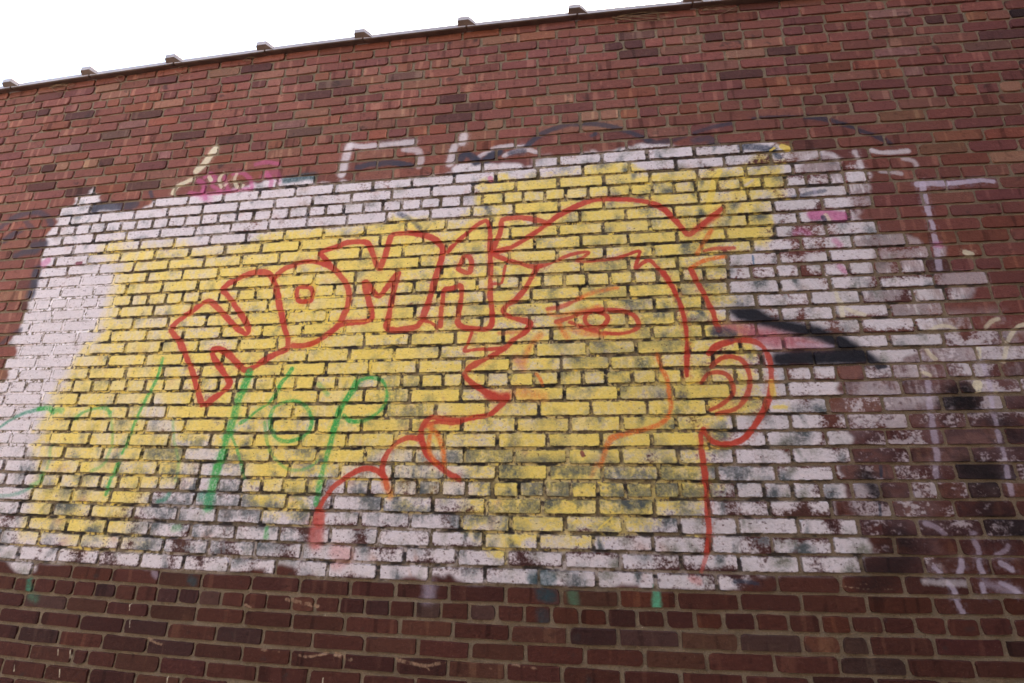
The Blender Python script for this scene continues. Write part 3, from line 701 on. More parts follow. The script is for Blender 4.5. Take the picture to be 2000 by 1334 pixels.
def over(col, a, win=None):
    """lay one coat over what is there"""
    global rgb, alp
    c = SRGB[col]
    if win is None:
        R_, A_ = rgb, alp
    else:
        R_, A_ = rgb[win], alp[win]
    out = a + A_ * (1 - a)
    k = np.where(out > 1e-4, a / np.maximum(out, 1e-4), 0)[..., None]
    R_[...] = R_ * (1 - k) + c * k
    A_[...] = out


grain = fnoise(.006, .006, 2)
grain2 = fnoise(.012, .02, 3)
streak = fnoise(.012, .07, 3)
cloud = fnoise(.16, .12, 3)
cloud2 = fnoise(.07, .05, 3)
rightness = step(2.9, 4.0, GX)
lowness = step(1.75, 1.2, GZ)

# --- white ground coat
aw = area('white', .25, .75, 3)
wear = per_brick(-.22, .20)
stip = fnoise(.009, .007, 2)
hf = np.clip(.28 * (fnoise(.030, .011, 3) - .5) * 2 + (.5 * vnoise(.0042, .0042) + .5 * vnoise(.010, .008) - .5) * 1.25 + .5, 0, 1)     # stipple of a rough clay face


def smear(lo, hi, wa, wb):
    """a rubbed patch on each brick, somewhere along its length"""
    cx, w, st, tl = per_brick(-.105, .105), per_brick(wa, wb), np.clip(per_brick(lo, hi), 0, 1), per_brick(-.7, .7)
    return np.exp(-((lx - cx + tl * lz) / w) ** 2) * st


vert = lz / .028
region = .20 + .50 * rightness + .27 * lowness - .12 * step(1.0, .2, GX) * (1 - lowness)
c = smear(-.5, 1.15, .012, .045) + smear(-.7, 1.1, .02, .07)
c = c + 1.0 * step(-.3, 1.1, vert * np.sign(per_brick(-.8, 1) * -1)) * np.clip(per_brick(-1.0, 1.1), 0, 1)
c = 1.02 - region * c - step(.010, .0, edge) * .22 + (cloud2 - .5) * .5
w_keep = step(-.38, .38, c - .5 - (hf - .5) * .75)
worn = np.maximum(area('wornwhite', .5, .9, 6), .0)
worn2 = area('wornwhite2', .4, .9, 6)
under = np.clip(aw * 1.0 - worn2 * .2, 0, 1)
# old dark paint that shows where the white has gone
over('stain', np.clip(under * on * .55 * (lowness * .7 + .3), 0, 1))
wk2 = step(.46, .66, .5 * streak + .5 * cloud + per_brick(-.13, .13))
aw_eff = aw * w_keep * (1 - .50 * worn2 * (1 - wk2))
over('white', aw_eff * on * .95)
# the right hand end, where only scraps of white are left
c = per_brick(-.62, .40) + (cloud2 - .5) * 1.6 + smear(-.5, .6, .015, .06) + .35 * vert * per_brick(-.6, .6)
sc = step(-.30, .42, c - .15 - (hf - .5) * .9) * .85
sc = np.maximum(sc, .16 * step(.3, .6, cloud))
over('stain', worn * (1 - aw) * on * (.28 + .55 * step(.42, .65, cloud2 + per_brick(-.2, .2))))
over('white', worn * (1 - aw) * on * sc * .82)

# --- yellow
ay = area('yellow', .12, .8, 4)
left = step(1.1, .5, GX)
veil = blur(ay, 34) + .5 * (fnoise(.035, .5, 2) - .5)
soft_l = 1 - left * (1 - step(.36, 1.18, veil)) * .95     # brushed out thin at the left end
h1, h2, h3 = area('hole1', .3, .6, 8), area('hole2', .3, .6, 8), area('hole3', .2, .4, 10)
thin = np.clip(h1 * .85 + h2 * .75 + h3 * .8, 0, 1)
tear = step(.30, .58, .6 * streak + .4 * cloud + per_brick(-.10, .12))
ya = np.maximum(ay, left * step(.05, .5, blur(ay, 34))) * soft_l * (1 - thin * (.65 + .35 * tear)) * (.70 + .30 * step(.25, .5, grain2 + per_brick(-.12, .2)))
frayed = blur(ay, 30)
jyc = area('jointyellow', 0, 0, 25)
ya = ya * np.clip(step(.28, .55, frayed * .9 + .35 * (streak - .5)) + .15, 0, 1)
ragged = step(-.35, .45, .95 * frayed + .9 * (cloud2 - .5) + per_brick(-.22, .22) - .55 - (hf - .5) * .5 - .16 * lowness * step(.5, .9, GX) + .18 * jyc)
ya = ya * ragged * (1 - smear(-.7, .85, .015, .06) * (.35 + .5 * lowness * step(.5, .9, GX)))
over('yellow', np.clip(ya, 0, 1) * on * .94)

# smudges of old paint brought up through the coats, brick by brick
painted = np.clip(np.maximum(aw_eff, ya), 0, 1) * on
clean = area('jointwhite', 0, 0, 20)
midr = step(2.2, 3.2, GX)
lowy = step(1.9, 1.3, GZ)
for n, (col, lo, hi) in enumerate((('smudge_teal', -.62, .85), ('smudge', -.25, .75), ('smudge2', -.6, .6), ('smudge', -.35, .65), ('smudge_teal', -.8, 1.0))):
    g = smear(lo, hi, .010, .046)
    vv = step(-.2, 1.0, .35 + .8 * vert * np.sign(per_brick(-1, 1)))
    reg = (.55 + .5 * midr + .65 * lowy + (.35 * lowy if col == 'smudge_teal' else 0)) * (1 - .8 * clean)
    if col == 'smudge2':
        reg = reg * (1 - .6 * midr)
    g = g * reg * (.30 + .70 * vv) * (.45 + .55 * step(.25, .6, .5 * streak + .5 * cloud2))
    over(col, np.clip(g * (.40 + 1.15 * hf) - .04, 0, .88) * painted)
over('smudge', painted * np.clip(per_brick(-.10, .11), 0, 1) * (.4 + .6 * midr))
# old dark paint grinning through round the jaw, the neck and the lower left
gm = area('grime1', .1, .3, 12) + area('grime2', .1, .3, 12) + .4 * area('grime3', .1, .3, 12) + .9 * area('grime4', .1, .3, 12)
gc = step(.42, .70, .55 * cloud2 + .25 * stip + .2 * streak + per_brick(-.16, .14) + .10 * vert * np.sign(per_brick(-1, 1)))
over('smudge_teal', np.clip(gm, 0, 1) * gc * painted * (.45 + .7 * hf) * .72)
# thin white haze out to the right
hz = area('haze', .4, .5, 14)
over('white', hz * on * (1 - aw) * np.clip(step(-.40, .5, per_brick(-.5, .5) + (cloud2 - .5) * 1.2 + (streak - .5) * .7 - (hf - .5) * .4) * .62, 0, 1))
# fine scuffs and pits
over('stain', step(.75, .81, .7 * fnoise(.010, .006, 2) + .3 * grain2 + .03 * lowness) * painted * .65)
over('jointdark', step(.0055, .001, edge) * step(.42, .62, fnoise(.018, .01, 2)) * painted * .75)

# --- paint down in the joints
joint = 1 - on
jw, jy = area('jointwhite', 0, 0, 10), area('jointyellow', 0, 0, 14)
anyp = np.clip(np.maximum(aw, ay), 0, 1)
over('jointdark', joint * ay * soft_l * (.30 + .52 * step(.42, .66, cloud)))
over('jointdark', joint * aw * (.16 + .32 * step(.48, .66, cloud)) * step(3.3, 2.6, GX))
over('white', joint * aw * ((.16 + .42 * step(.42, .60, cloud2)) * step(3.6, 2.6, GX) + .80 * jw) * step(.25, .5, grain2))
over('yellow', joint * ay * np.clip((.36 + .26 * step(2.6, 1.4, GX)) * step(.40, .60, cloud2) + .12 + .75 * jy * step(.30, .5, cloud + .25 * grain2 - .1) + .55 * step(.66, .78, fnoise(.05, .02, 3)), 0, 1) * step(.3, .5, grain2))
over('black', joint * anyp * step(.53, .70, fnoise(.07, .03, 3)) * .75 * (1 - jw))

# --- sprayed lines
sp = area('spike', 0, 0, 7, .3)
over('black', np.clip(sp * 1.35 * (.68 + .32 * on) * (.8 + .35 * grain2), 0, 1) * .97)
wd = area('wedge', 0, 0, 8, .25)
over('wedge', wd * (.6 + .35 * on) * (.6 + .5 * streak))


def spline(pts):
    p = np.array(pts, np.float64) / 1000
    closed = len(p) > 3 and np.allclose(p[0], p[-1])
    if len(p) < 3:
        t = np.linspace(0, 1, 8)[:, None]
        return p[0] * (1 - t) + p[-1] * t
    q = np.vstack([p[-2] if closed else 2 * p[0] - p[1], p, p[1] if closed else 2 * p[-1] - p[-2]])
    out = []
    for k in range(1, len(q) - 2):
        a, b, c, d = q[k - 1:k + 3]
        n = max(3, int(np.hypot(*(c - b)) / .008))
        for t in np.arange(n) / n:
            out.append(.5 * ((2 * b) + (c - a) * t + (2 * a - 5 * b + 4 * c - d) * t * t + (3 * b - a - 3 * c + d) * t ** 3))
    out.append(q[-2])
    return np.array(out)


for col, wmm, a0, soft, pts in STROKES:
    P = spline(pts)
    hw = wmm / 2120
    pad = hw * (1 + soft) + .012
    i0, i1 = max(0, int((P[:, 0].min() - pad - PX0) / RES)), min(NW, int((P[:, 0].max() + pad - PX0) / RES) + 1)
    k0, k1 = max(0, int((P[:, 1].min() - pad - PZ0) / RES)), min(NH, int((P[:, 1].max() + pad - PZ0) / RES) + 1)
    if i1 - i0 < 2 or k1 - k0 < 2:
        continue
    dist = np.full((k1 - k0, i1 - i0), 9.0, np.float32)
    for (ax, az), (bx, bz) in zip(P[:-1], P[1:]):
        s0, s1 = max(i0, int((min(ax, bx) - pad - PX0) / RES)), min(i1, int((max(ax, bx) + pad - PX0) / RES) + 1)
        t0, t1 = max(k0, int((min(az, bz) - pad - PZ0) / RES)), min(k1, int((max(az, bz) + pad - PZ0) / RES) + 1)
        if s1 <= s0 or t1 <= t0:
            continue
        x = gx[None, s0:s1] - ax
        z = gz[t0:t1, None] - az
        ux, uz = bx - ax, bz - az
        L = ux * ux + uz * uz + 1e-12
        t = np.clip((x * ux + z * uz) / L, 0, 1)
        dd = np.hypot(x - t * ux, z - t * uz)
        v = dist[t0 - k0:t1 - k0, s0 - i0:s1 - i0]
        np.minimum(v, dd, out=v)
    win = (slice(k0, k1), slice(i0, i1))
    gr = grain[win]
    o = on[win]
    dist = dist + (gr - .5) * .010 * soft + (grain2[win] - .5) * .004 + (cloud2[win] - .5) * min(.016, hw * .8)
    prof = 1 - step(hw * (1 - soft), hw * (1 + .8 * soft), dist)
    a = min(1, a0 * 1.04) * prof * (.80 + .2 * streak[win]) * (.66 + .34 * o)
    if col in ('whitespray', 'lilac', 'cream', 'white', 'greyspray', 'mint'):
        a = a * (.25 + .75 * o)
    if col == 'smear':
        a = a0 * step(.50, .68, .5 * cloud2[win] + .5 * grain2[win] + .35 * (prof - .7)) * (.4 + .8 * hf[win])
    if col in ('green', 'teal', 'orange'):
        a = a * (.55 + .65 * step(.25, .6, gr))
    a = a * (.80 + .4 * cloud[win])
    if col in ('soot', 'navy', 'tealdark', 'mint'):
        a = a * (.45 + .55 * o) * (.70 + .6 * hf[win])
    if soft < .6 and hw > .008 and col != 'smear':
        a = np.maximum(a, .20 * a0 * (1 - step(hw, hw + .028, dist)) * step(.35, .75, hf[win]))
    over(col, np.clip(a, 0, 1), win)

paint = np.dstack([rgb, alp[..., None]])
img = bpy.data.images.new('wall_paint', NW, NH, alpha=True)
img.alpha_mode = 'CHANNEL_PACKED'
img.pixels.foreach_set(np.ascontiguousarray(np.clip(paint, 0, 1), dtype=np.float32).ravel())
img.update()
img.pack()


# ------------------------------------------------------------------ materials
class NT:
    def __init__(self, name):
        self.m = bpy.data.materials.new(name)
        self.m.use_nodes = True
        self.t = self.m.node_tree
        self.n = self.t.nodes
        self.n.clear()
        self.out = self.n.new('ShaderNodeOutputMaterial')
        self.p = self.n.new('ShaderNodeBsdfPrincipled')
        self.link(self.p.outputs[0], self.out.inputs[0])

    def link(self, a, b):
        self.t.links.new(a, b)

    def node(self, kind, **kw):
        n = self.n.new(kind)
        for k, v in kw.items():
            if k.startswith('i_'):
                n.inputs[k[2:].replace('_', ' ')].default_value = v
            else:
                setattr(n, k, v)
        return n

    def val(self, x, sock):
        if hasattr(x, 'links') or hasattr(x, 'is_linked'):
            self.link(x, sock)
        else:
            sock.default_value = x

    def math(self, op, a, b=0.0, clamp=False):
        n = self.n.new('ShaderNodeMath')
        n.operation = op
        n.use_clamp = clamp
        self.val(a, n.inputs[0])
        self.val(b, n.inputs[1])
        return n.outputs[0]

    def ramp(self, x, a, b, lo=0.0, hi=1.0):
        n = self.n.new('ShaderNodeMapRange')
        n.interpolation_type = 'SMOOTHSTEP'
        self.val(x, n.inputs['Value'])
        n.inputs['From Min'].default_value = a
        n.inputs['From Max'].default_value = b
        n.inputs['To Min'].default_value = lo
        n.inputs['To Max'].default_value = hi
        return n.outputs[0]

    def mix(self, f, a, b, mode='MIX'):
        n = self.n.new('ShaderNodeMix')
        n.data_type = 'RGBA'
        n.blend_type = mode
        self.val(f, n.inputs[0])
        for x, s in ((a, n.inputs[6]), (b, n.inputs[7])):
            if isinstance(x, tuple):
                s.default_value = (*x, 1)
            else:
                self.link(x, s)
        return n.outputs[2]

    def noise(self, vec, scale, detail=3.0, rough=.55):
        n = self.n.new('ShaderNodeTexNoise')
        n.inputs['Scale'].default_value = scale
        n.inputs['Detail'].default_value = detail
        n.inputs['Roughness'].default_value = rough
        self.link(vec, n.inputs['Vector'])
        return n.outputs['Fac']

    def bump(self, h, strength, dist, prev=None):
        n = self.n.new('ShaderNodeBump')
        n.inputs['Strength'].default_value = strength
        n.inputs['Distance'].default_value = dist
        self.link(h, n.inputs['Height'])
        if prev is not None:
            self.link(prev, n.inputs['Normal'])
        return n.outputs['Normal']


def mapped(nt, scale, seed=None):
    g = nt.n.new('ShaderNodeNewGeometry')
    m = nt.n.new('ShaderNodeVectorMath')
    m.operation = 'MULTIPLY'
    nt.link(g.outputs['Position'], m.inputs[0])
    m.inputs[1].default_value = scale
    if seed is None:
        return m.outputs[0]
    a = nt.n.new('ShaderNodeVectorMath')
    a.operation = 'ADD'
    nt.link(m.outputs[0], a.inputs[0])
    nt.link(seed, a.inputs[1])
    return a.outputs[0]


def with_paint(nt, base):
    tex = nt.node('ShaderNodeTexImage')
    tex.image = img
    tex.extension = 'CLIP'
    tex.interpolation = 'Cubic'
    uv = nt.node('ShaderNodeUVMap', uv_map='wall_mm')
    nt.link(uv.outputs[0], tex.inputs[0])
    fine = nt.noise(mapped(nt, (1, 1, 1)), 420, 3)
    a = tex.outputs['Alpha']
    # thin paint breaks up on the grain of the clay
    mid = nt.math('MULTIPLY', nt.math('MULTIPLY', a, nt.math('SUBTRACT', 1.0, a)), 1.9)
    a2 = nt.math('ADD', a, nt.math('MULTIPLY', mid, nt.math('SUBTRACT', fine, .5)), True)
    col = nt.mix(a2, base, tex.outputs['Color'])
    tone = nt.ramp(nt.noise(mapped(nt, (1, 1, 1.6)), 60, 4), .2, .8, .90, 1.06)
    cc = nt.node('ShaderNodeCombineColor')
    for k in range(3):
        nt.link(tone, cc.inputs[k])
    col = nt.mix(1.0, col, cc.outputs[0], 'MULTIPLY')
    return col, a2


def brick_material():
    nt = NT('brick_clay')
    at = nt.node('ShaderNodeAttribute', attribute_name='clay')
    sd = nt.node('ShaderNodeAttribute', attribute_name='seed')
    base = at.outputs['Color']
    bands = nt.noise(mapped(nt, (22, 5, 2.5), sd.outputs['Vector']), 1.0, 1.5)
    light = nt.mix(1.0, base, (1.5, 1.78, 1.66), 'MULTIPLY')
    dark = nt.mix(1.0, base, (.58, .53, .52), 'MULTIPLY')
    c = nt.mix(nt.ramp(bands, .60, .70), base, light)
    c = nt.mix(nt.ramp(bands, .38, .30), c, dark)
    mott = nt.noise(mapped(nt, (1, 1, 1), sd.outputs['Vector']), 38, 4)
    c = nt.mix(nt.ramp(mott, .56, .74, 0, .75), c, dark)
    c = nt.mix(nt.ramp(mott, .42, .28, 0, .45), c, light)
    soot = nt.noise(mapped(nt, (1, 1, 1), sd.outputs['Vector']), 11, 3)
    c = nt.mix(nt.ramp(soot, .64, .74, 0, .7), c, (.045, .030, .028))
    grit = nt.noise(mapped(nt, (1, 1, 1)), 300, 3)
    c = nt.mix(nt.ramp(grit, .62, .75, 0, .5), c, dark)
    c = nt.mix(nt.ramp(grit, .36, .26, 0, .35), c, (.42, .30, .24))
    col, a = with_paint(nt, c)
    nt.link(col, nt.p.inputs['Base Color'])
    nt.link(nt.ramp(a, 0, 1, .9, .62), nt.p.inputs['Roughness'])
    nt.p.inputs['Specular IOR Level'].default_value = .3
    b = nt.bump(nt.noise(mapped(nt, (1, 1, 1)), 60, 5, .6), .8, .005)
    b = nt.bump(nt.noise(mapped(nt, (1, 1, 1)), 330, 3), .35, .0012, b)
    nt.link(b, nt.p.inputs['Normal'])
    return nt.m


def mortar_material():
    nt = NT('lime_mortar')
    n1 = nt.noise(mapped(nt, (1, 1, 1)), 9, 4)
    n2 = nt.noise(mapped(nt, (1, 1, 1)), 240, 3)
    c = nt.mix(nt.ramp(n1, .3, .7), (.195, .150, .102), (.265, .208, .147))
    c = nt.mix(nt.ramp(n2, .58, .75), c, (.38, .31, .235))
    c = nt.mix(nt.ramp(n2, .42, .25), c, (.10, .072, .05))
    n3 = nt.noise(mapped(nt, (1, 1, 1)), 95, 1)
    c = nt.mix(nt.ramp(n3, .80, .82), c, (.7, .66, .6))
    col, a = with_paint(nt, c)
    nt.link(col, nt.p.inputs['Base Color'])
    nt.p.inputs['Roughness'].default_value = .95
    nt.p.inputs['Specular IOR Level'].default_value = .15
    b = nt.bump(nt.noise(mapped(nt, (1, 1, 1)), 110, 5, .65), .8, .005)
    nt.link(b, nt.p.inputs['Normal'])
    return nt.m


def simple(name, c1, c2, scale, rough, bump=.3, dist=.003, spec=.4):
    nt = NT(name)
    n = nt.noise(mapped(nt, (1, 1, 1)), scale, 5)
    n2 = nt.noise(mapped(nt, (1, 1, 1)), scale * 14, 3)
    c = nt.mix(nt.ramp(n, .3, .7), c1, c2)
    c = nt.mix(nt.ramp(n2, .6, .8, 0, .5), c, tuple(x * .5 for x in c1))
    nt.link(c, nt.p.inputs['Base Color'])
    nt.p.inputs['Roughness'].default_value = rough
    nt.p.inputs['Specular IOR Level'].default_value = spec
    nt.link(nt.bump(n2, bump, dist), nt.p.inputs['Normal'])
    return nt.m


M_BRICK = brick_material()
M_MORTAR = mortar_material()
M_COPING = simple('glazed_clay_lit', (.36, .315, .32), (.46, .41, .42), 7, .34, .25, .002, .5)  # pale tone carries the sky's reflection on the glazed front
M_COPING_SHADE = simple('clay_shaded', (.095, .052, .043), (.15, .09, .075), 9, .38, .25, .002, .5)  # darker brown copy stands for shade under the tiles and on their ends
M_ASPHALT = simple('asphalt', (.045, .044, .043), (.07, .068, .065), 1.2, .9, .5, .006, .3)
M_VINE = simple('dry_vine', (.20, .125, .075), (.34, .23, .15), 40, .8)


def wall_uv(me):
    uv = me.uv_layers.new(name='wall_mm')
    n = len(me.loops)
    vi = np.empty(n, np.int32)
    me.loops.foreach_get('vertex_index', vi)
    co = np.empty(len(me.vertices) * 3, np.float32)
    me.vertices.foreach_get('co', co)
    co = co.reshape(-1, 3)[vi]
    u = np.empty((n, 2), np.float32)
    u[:, 0] = (co[:, 0] - PX0) / (PX1 - PX0)
    u[:, 1] = (co[:, 2] - PZ0) / (PZ1 - PZ0)
    uv.data.foreach_set('uv', u.ravel())


# ------------------------------------------------------------------ ground
g = mesh_obj('ground', [(-400, -400, 0), (400, -400, 0), (400, 400, 0), (-400, 400, 0)], [(0, 1, 2, 3)], M_ASPHALT)
g['kind'] = 'structure'

# ------------------------------------------------------------------ two unseen buildings added behind and right of the camera to shade the wall


def box(V, F, x0, x1, y0, y1, z0, z1):
    k = len(V)
    V += [(x, y, z) for x in (x0, x1) for y in (y0, y1) for z in (z0, z1)]
    F += [tuple(k + q for q in f) for f in ((0, 1, 3, 2), (4, 6, 7, 5), (0, 4, 5, 1), (2, 3, 7, 6), (0, 2, 6, 4), (1, 5, 7, 3))]


def shade_building(x0, x1, y0, y1, h, face, label):
    root = empty('shade_building', ((x0 + x1) / 2, (y0 + y1) / 2, 0), label, 'building')
    V, F = [], []
    box(V, F, x0, x1, y0, y1, -.3, h)
    mesh_obj('wall', V, F, M_SHADE_WALL, root)
    V, F = [], []
    box(V, F, x0 - .12, x1 + .12, y0 - .12, y1 + (.12 if face == 'y' else -.03), h, h + .18)
    mesh_obj('parapet', V, F, M_TRIM, root)
    n = int(((x1 - x0) if face == 'y' else (y1 - y0)) / 2.6)
    for fl in range(2):
        for k in range(n):
            c = (k + .5) * ((x1 - x0) if face == 'y' else (y1 - y0)) / n
            z0 = 1.2 + fl * 3.3
            V, F = [], []
            V2, F2 = [], []
            for a, b, c0, c1 in ((-.6, -.52, 0, 1.7), (.52, .6, 0, 1.7), (-.52, .52, 0, .08), (-.52, .52, 1.62, 1.7), (-.52, .52, .81, .89), (-.7, .7, -.1, 0)):
                d = .10 if c0 < 0 else .05
                if face == 'y':
                    box(V, F, x0 + c + a, x0 + c + b, y1 - .02, y1 + d, z0 + c0, z0 + c1)
                else:
                    box(V, F, x0 - d, x0 + .02, y0 + c + a, y0 + c + b, z0 + c0, z0 + c1)
            for c0, c1 in ((.08, .81), (.89, 1.62)):
                if face == 'y':
                    box(V2, F2, x0 + c - .52, x0 + c + .52, y1 - .01, y1 + .02, z0 + c0, z0 + c1)
                else:
                    box(V2, F2, x0 - .02, x0 + .01, y0 + c - .52, y0 + c + .52, z0 + c0, z0 + c1)
            w = mesh_obj('window', V, F, M_TRIM, root)
            mesh_obj('pane', V2, F2, M_PANE, w)


M_SHADE_WALL = simple('shade_building_render', (.13, .095, .08), (.18, .135, .115), 1.5, .9)
M_TRIM = simple('weathered_trim', (.20, .19, .18), (.28, .27, .25), 5, .7)
M_PANE = simple('dark_glass', (.02, .024, .028), (.03, .034, .04), 2, .12, .05, .001, .5)
shade_building(-12, 14, -16, -7.5, 8.5, 'y', 'long unseen two storey building added opposite the brick wall to block sky light')
shade_building(5.75, 12, -7.0, -.02, 8, 'x', 'unseen two storey building added at right angles to the brick wall to shade it')


# ------------------------------------------------------------------ the wall
wall = empty('brick_wall', (2.7, 0, 0), 'old red brick wall covered with graffiti of a face and bubble letters on yellow and white paint', 'wall')

# mortar: an uneven sheet with the wall's body behind it
MY = 0.0062
nx, nz = 344, 206
xs = np.linspace(XL - .02, XR + .02, nx)
verts, faces = [], []
jit = np.random.default_rng(3).normal(0, .0011, (nz, nx))
for k in range(nz):
    for i in range(nx):
        x = xs[i]
        z = bed(0, x) * k / (nz - 1)
        fill = 0.0
        ix, iz = int((x - PX0) / RES), int((z - PZ0) / RES)
        if 0 <= ix < NW and 0 <= iz < NH:                     # joints choked with paint stand nearly flush
            fill = max(.0045 * float(jw[iz, ix]), .0045 * float(jy[iz, ix]), -.0012 * float(anyp[iz, ix]))
        verts.append((x, MY + jit[k, i] - fill, z))
for k in range(nz - 1):
    for i in range(nx - 1):
        a = k * nx + i
        faces.append((a, a + 1, a + nx + 1, a + nx))
o = len(verts)
TH = 0.33
cols = list(range(0, nx, 49)) + [nx - 1]
for i in cols:
    x = xs[i]
    verts += [(x, MY + .012, 0), (x, MY + .012, bed(0, x)), (x, TH, bed(0, x)), (x, TH, 0)]
nc = len(cols)
for k in range(nc - 1):
    a, b = o + 4 * k, o + 4 * (k + 1)
    faces += [(a + 1, b + 1, b + 2, a + 2), (a + 2, b + 2, b + 3, a + 3), (a + 3, b + 3, b, a), (a, b, b + 1, a + 1)]
faces += [(o, o + 1, o + 2, o + 3), (o + 4 * nc - 1, o + 4 * nc - 2, o + 4 * nc - 3, o + 4 * nc - 4)]
bedm = mesh_obj('mortar_bed', verts, faces, M_MORTAR, wall)
wall_uv(bedm.data)
bedm.data.polygons.foreach_set('use_smooth', [True] * len(bedm.data.polygons))


def brick_shape(b):
    """sixteen-sided worn front face, then the flank that runs back into the mortar"""
    w, h = b['x1'] - b['x0'], b['z1'] - b['z0']
    hw, hh = w / 2, h / 2
    r = [min(x, hh * .8) for x in b['rad']]
    j = lambda s: random.gauss(0, s)
    out = []
    # bottom left, bottom right, top right, top left
    for (sx, sz), rr, prev in (((-1, -1), r[0], 'v'), ((1, -1), r[1], 'h'), ((1, 1), r[2], 'v'), ((-1, 1), r[3], 'h')):
        p = [(sx * hw, sz * (hh - rr)), (sx * (hw - .3 * rr), sz * (hh - .3 * rr)), (sx * (hw - rr), sz * hh)]
        if prev == 'h':
            p.reverse()
        out += [(x + j(.0009), z + j(.0009)) for x, z in p]
        if sz == -1 and sx == -1:
            out.append((random.uniform(-.4, .4) * hw, -hh + j(.0012)))
        if sx == 1 and sz == -1:
            out.append((hw + j(.0012), random.uniform(-.3, .3) * hh))
        if sx == 1 and sz == 1:
            out.append((random.uniform(-.4, .4) * hw, hh + j(.0012)))
        if sx == -1 and sz == 1:
            out.append((-hw + j(.0012), random.uniform(-.3, .3) * hh))
    y0 = random.gauss(-.0005, .0012)
    tx, tz = random.gauss(0, .006), random.gauss(0, .006)
    V = []
    for x, z in out:
        f = 1 - .0016 / max(hh, .01)
        V.append((b['xc'] + x * (1 - .0016 / hw), y0 + tx * x + tz * z, b['zc'] + z * f + b['slope'] * x))
    for x, z in out:
        V.append((b['xc'] + x * (1 + .0008 / hw), .0115, b['zc'] + z * (1 + .0008 / hh) + b['slope'] * x))
    n = len(out)
    F = [tuple(range(n))]
    for k in range(n):
        F.append((k, n + k, n + (k + 1) % n, (k + 1) % n))
    return V, F


for b in B:
    b['V'], b['F'] = brick_shape(b)

# the ones that show largest are parts of their own, the rest is one part
Mi = cam.matrix_world.inverted()
FPX = 15.344 / 36 * 1024


def project(x, y, z):
    v = Mi @ Vector((x, y, z))
    return 512 + FPX * v.x / -v.z, 341.5 - FPX * v.y / -v.z


for b in B:
    c = [project(x, 0, z) for x, z in ((b['x0'], b['z0']), (b['x1'], b['z0']), (b['x1'], b['z1']), (b['x0'], b['z1']))]
    c = [(min(max(px, 0), 1024), min(max(py, 0), 683)) for px, py in c]
    b['px'] = abs(sum(c[k][0] * c[(k + 1) % 4][1] - c[(k + 1) % 4][0] * c[k][1] for k in range(4))) / 2
order = sorted(range(len(B)), key=lambda i: -B[i]['px'])
single = set(order[:300])


def attrs(me, cols, seeds):
    a = me.attributes.new('clay', 'FLOAT_COLOR', 'POINT')
    a.data.foreach_set('color', np.array(cols, np.float32).ravel())
    s = me.attributes.new('seed', 'FLOAT_VECTOR', 'POINT')
    s.data.foreach_set('vector', np.array(seeds, np.float32).ravel())


allV, allF, allC, allS = [], [], [], []
for i, b in enumerate(B):
    n = len(b['V'])
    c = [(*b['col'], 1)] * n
    s = [(b['seed'], b['seed'] * 1.7, b['seed'] * .6)] * n
    if i in single:
        ob = mesh_obj('brick', b['V'], b['F'], M_BRICK, wall)
        attrs(ob.data, c, s)
        wall_uv(ob.data)
    else:
        k = len(allV)
        allV += b['V']
        allF += [tuple(k + q for q in f) for f in b['F']]
        allC += c
        allS += s
rest = mesh_obj('brickwork', allV, allF, M_BRICK, wall)
attrs(rest.data, allC, allS)
wall_uv(rest.data)
rest['kind'] = 'stuff'

# ------------------------------------------------------------------ clay coping tiles along the top
coping = empty('wall_coping', (2.7, .15, H0), 'row of brown clay coping tiles with raised collars along the top of the brick wall', 'coping')
# collar positions along the wall
ends = [-1.025, -.432, .181, .813, 1.46, 2.107, 2.76, 3.397]
while ends[0] > XL + .6:
    ends.insert(0, ends[0] - .6)
while ends[-1] < XR - .6:
    ends.append(ends[-1] + .64)
BODY = [(.004, -.012), (-.014, -.014), (-.029, -.014), (-.034, -.010), (-.034, .013), (-.027, .021), (.06, .055), (.165, .075), (.27, .055), (.356, .014),
        (.363, .008), (.363, -.012), (.359, -.019), (.336, -.010)]
COLLAR = [(-.004, -.013), (-.030, -.006), (-.048, .014), (-.053, .020), (-.053, .046), (-.043, .056), (.06, .092), (.165, .110), (.27, .092), (.378, .044),
          (.386, .029), (.386, .014), (.374, -.004), (.336, -.012)]


def profile(t):
    return [(a[0] + (b[0] - a[0]) * t, a[1] + (b[1] - a[1]) * t) for a, b in zip(BODY, COLLAR)]


def extrude(name, sections, mat, parent):
    V, F = [], []
    n = len(BODY)
    for x, grow in sections:
        z0 = bed(0, x)
        for y, z in profile(grow):
            V.append((x, y, z0 + z))
    for k in range(len(sections) - 1):
        for q in range(n):
            a, b_ = k * n + q, k * n + (q + 1) % n
            F.append((a, b_, b_ + n, a + n))
    F.append(tuple(range(n)))
    m = (len(sections) - 1) * n
    F.append(tuple(m + q for q in reversed(range(n))))
    ob = mesh_obj(name, V, F, mat, parent)
    ob.data.materials.append(M_COPING_SHADE)                       # undersides and ends take the brown with shade painted in
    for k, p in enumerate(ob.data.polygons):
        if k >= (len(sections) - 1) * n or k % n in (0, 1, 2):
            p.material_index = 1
    bm = bmesh.new()
    bm.from_mesh(ob.data)
    bmesh.ops.recalc_face_normals(bm, faces=bm.faces)
    bm.to_mesh(ob.data)
    bm.free()
    return ob


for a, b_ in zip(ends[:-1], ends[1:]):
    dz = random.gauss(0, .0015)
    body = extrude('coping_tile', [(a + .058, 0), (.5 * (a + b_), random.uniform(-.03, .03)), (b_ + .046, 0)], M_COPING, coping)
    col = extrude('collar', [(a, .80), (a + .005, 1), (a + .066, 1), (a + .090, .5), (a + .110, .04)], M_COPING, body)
    for ob in (body, col):
        for v in ob.data.vertices:
            v.co.z += dz

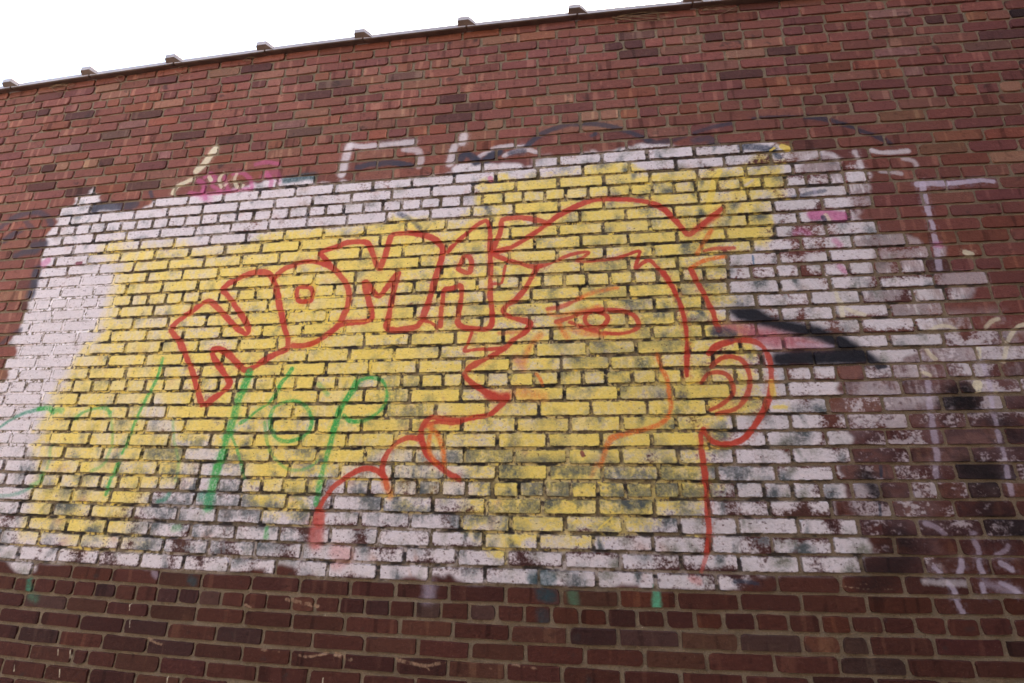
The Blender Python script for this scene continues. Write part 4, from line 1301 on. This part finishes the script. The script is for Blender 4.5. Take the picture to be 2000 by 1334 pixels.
# ------------------------------------------------------------------ dried creeper left hanging under the coping
VINES = [(-.71, -.50, 6, 'tangle of dry brown vine stems under the coping at the far left of the wall'),
         (-.22, -.10, 3, 'short wisp of dry vine under the coping, between the second and third collar'),
         (.22, .34, 3, 'small dry vine sprig hanging under the third collar of the coping'),
         (.70, .82, 3, 'dry vine twig bent down beneath the fourth collar of the coping'),
         (3.00, 3.38, 8, 'arching dry vine stems on the bricks just left of the last collar'),
         (3.46, 3.72, 5, 'flat bundle of pale dry vine under the last visible collar at upper right')]


def tube(path, r, V, F, sides=5):
    k = len(V)
    for i, p in enumerate(path):
        d = (path[min(i + 1, len(path) - 1)] - path[max(i - 1, 0)]).normalized()
        u = d.cross(Vector((0, 1, .1))).normalized()
        w = d.cross(u)
        rr = r * (1 - .6 * i / (len(path) - 1))
        for s in range(sides):
            t = 2 * math.pi * s / sides
            V.append(tuple(p + (u * math.cos(t) + w * math.sin(t)) * rr))
    for i in range(len(path) - 1):
        for s in range(sides):
            a, b2 = k + i * sides + s, k + i * sides + (s + 1) % sides
            F.append((a, b2, b2 + sides, a + sides))
    F.append(tuple(k + s for s in range(sides)))
    F.append(tuple(k + (len(path) - 1) * sides + s for s in reversed(range(sides))))


for xa, xb, n, lab in VINES:
    V, F = [], []
    for k in range(n):
        x0, x1 = random.uniform(xa, xb), random.uniform(xa, xb)
        if abs(x1 - x0) < .4 * (xb - xa):
            x0, x1 = xa + random.uniform(0, .2) * (xb - xa), xb - random.uniform(0, .2) * (xb - xa)
        z0, z1 = -.022 - random.uniform(0, .02), -.022 - random.uniform(.01, .085)
        sag = random.uniform(-.03, .035)
        path = []
        for q in range(9):
            t = q / 8
            x = x0 + (x1 - x0) * t
            path.append(Vector((x, -.007 - .006 * math.sin(3.1 * t) - random.uniform(0, .002),
                                bed(0, x) + min(-.02, z0 + (z1 - z0) * t + sag * math.sin(math.pi * t)) + random.gauss(0, .0015))))
        tube(path, random.uniform(.0012, .0024), V, F)
    v = mesh_obj('dry_vine', V, F, M_VINE)
    v['label'] = lab
    v['category'] = 'vine'
    v['group'] = 'dry vines caught under the coping'
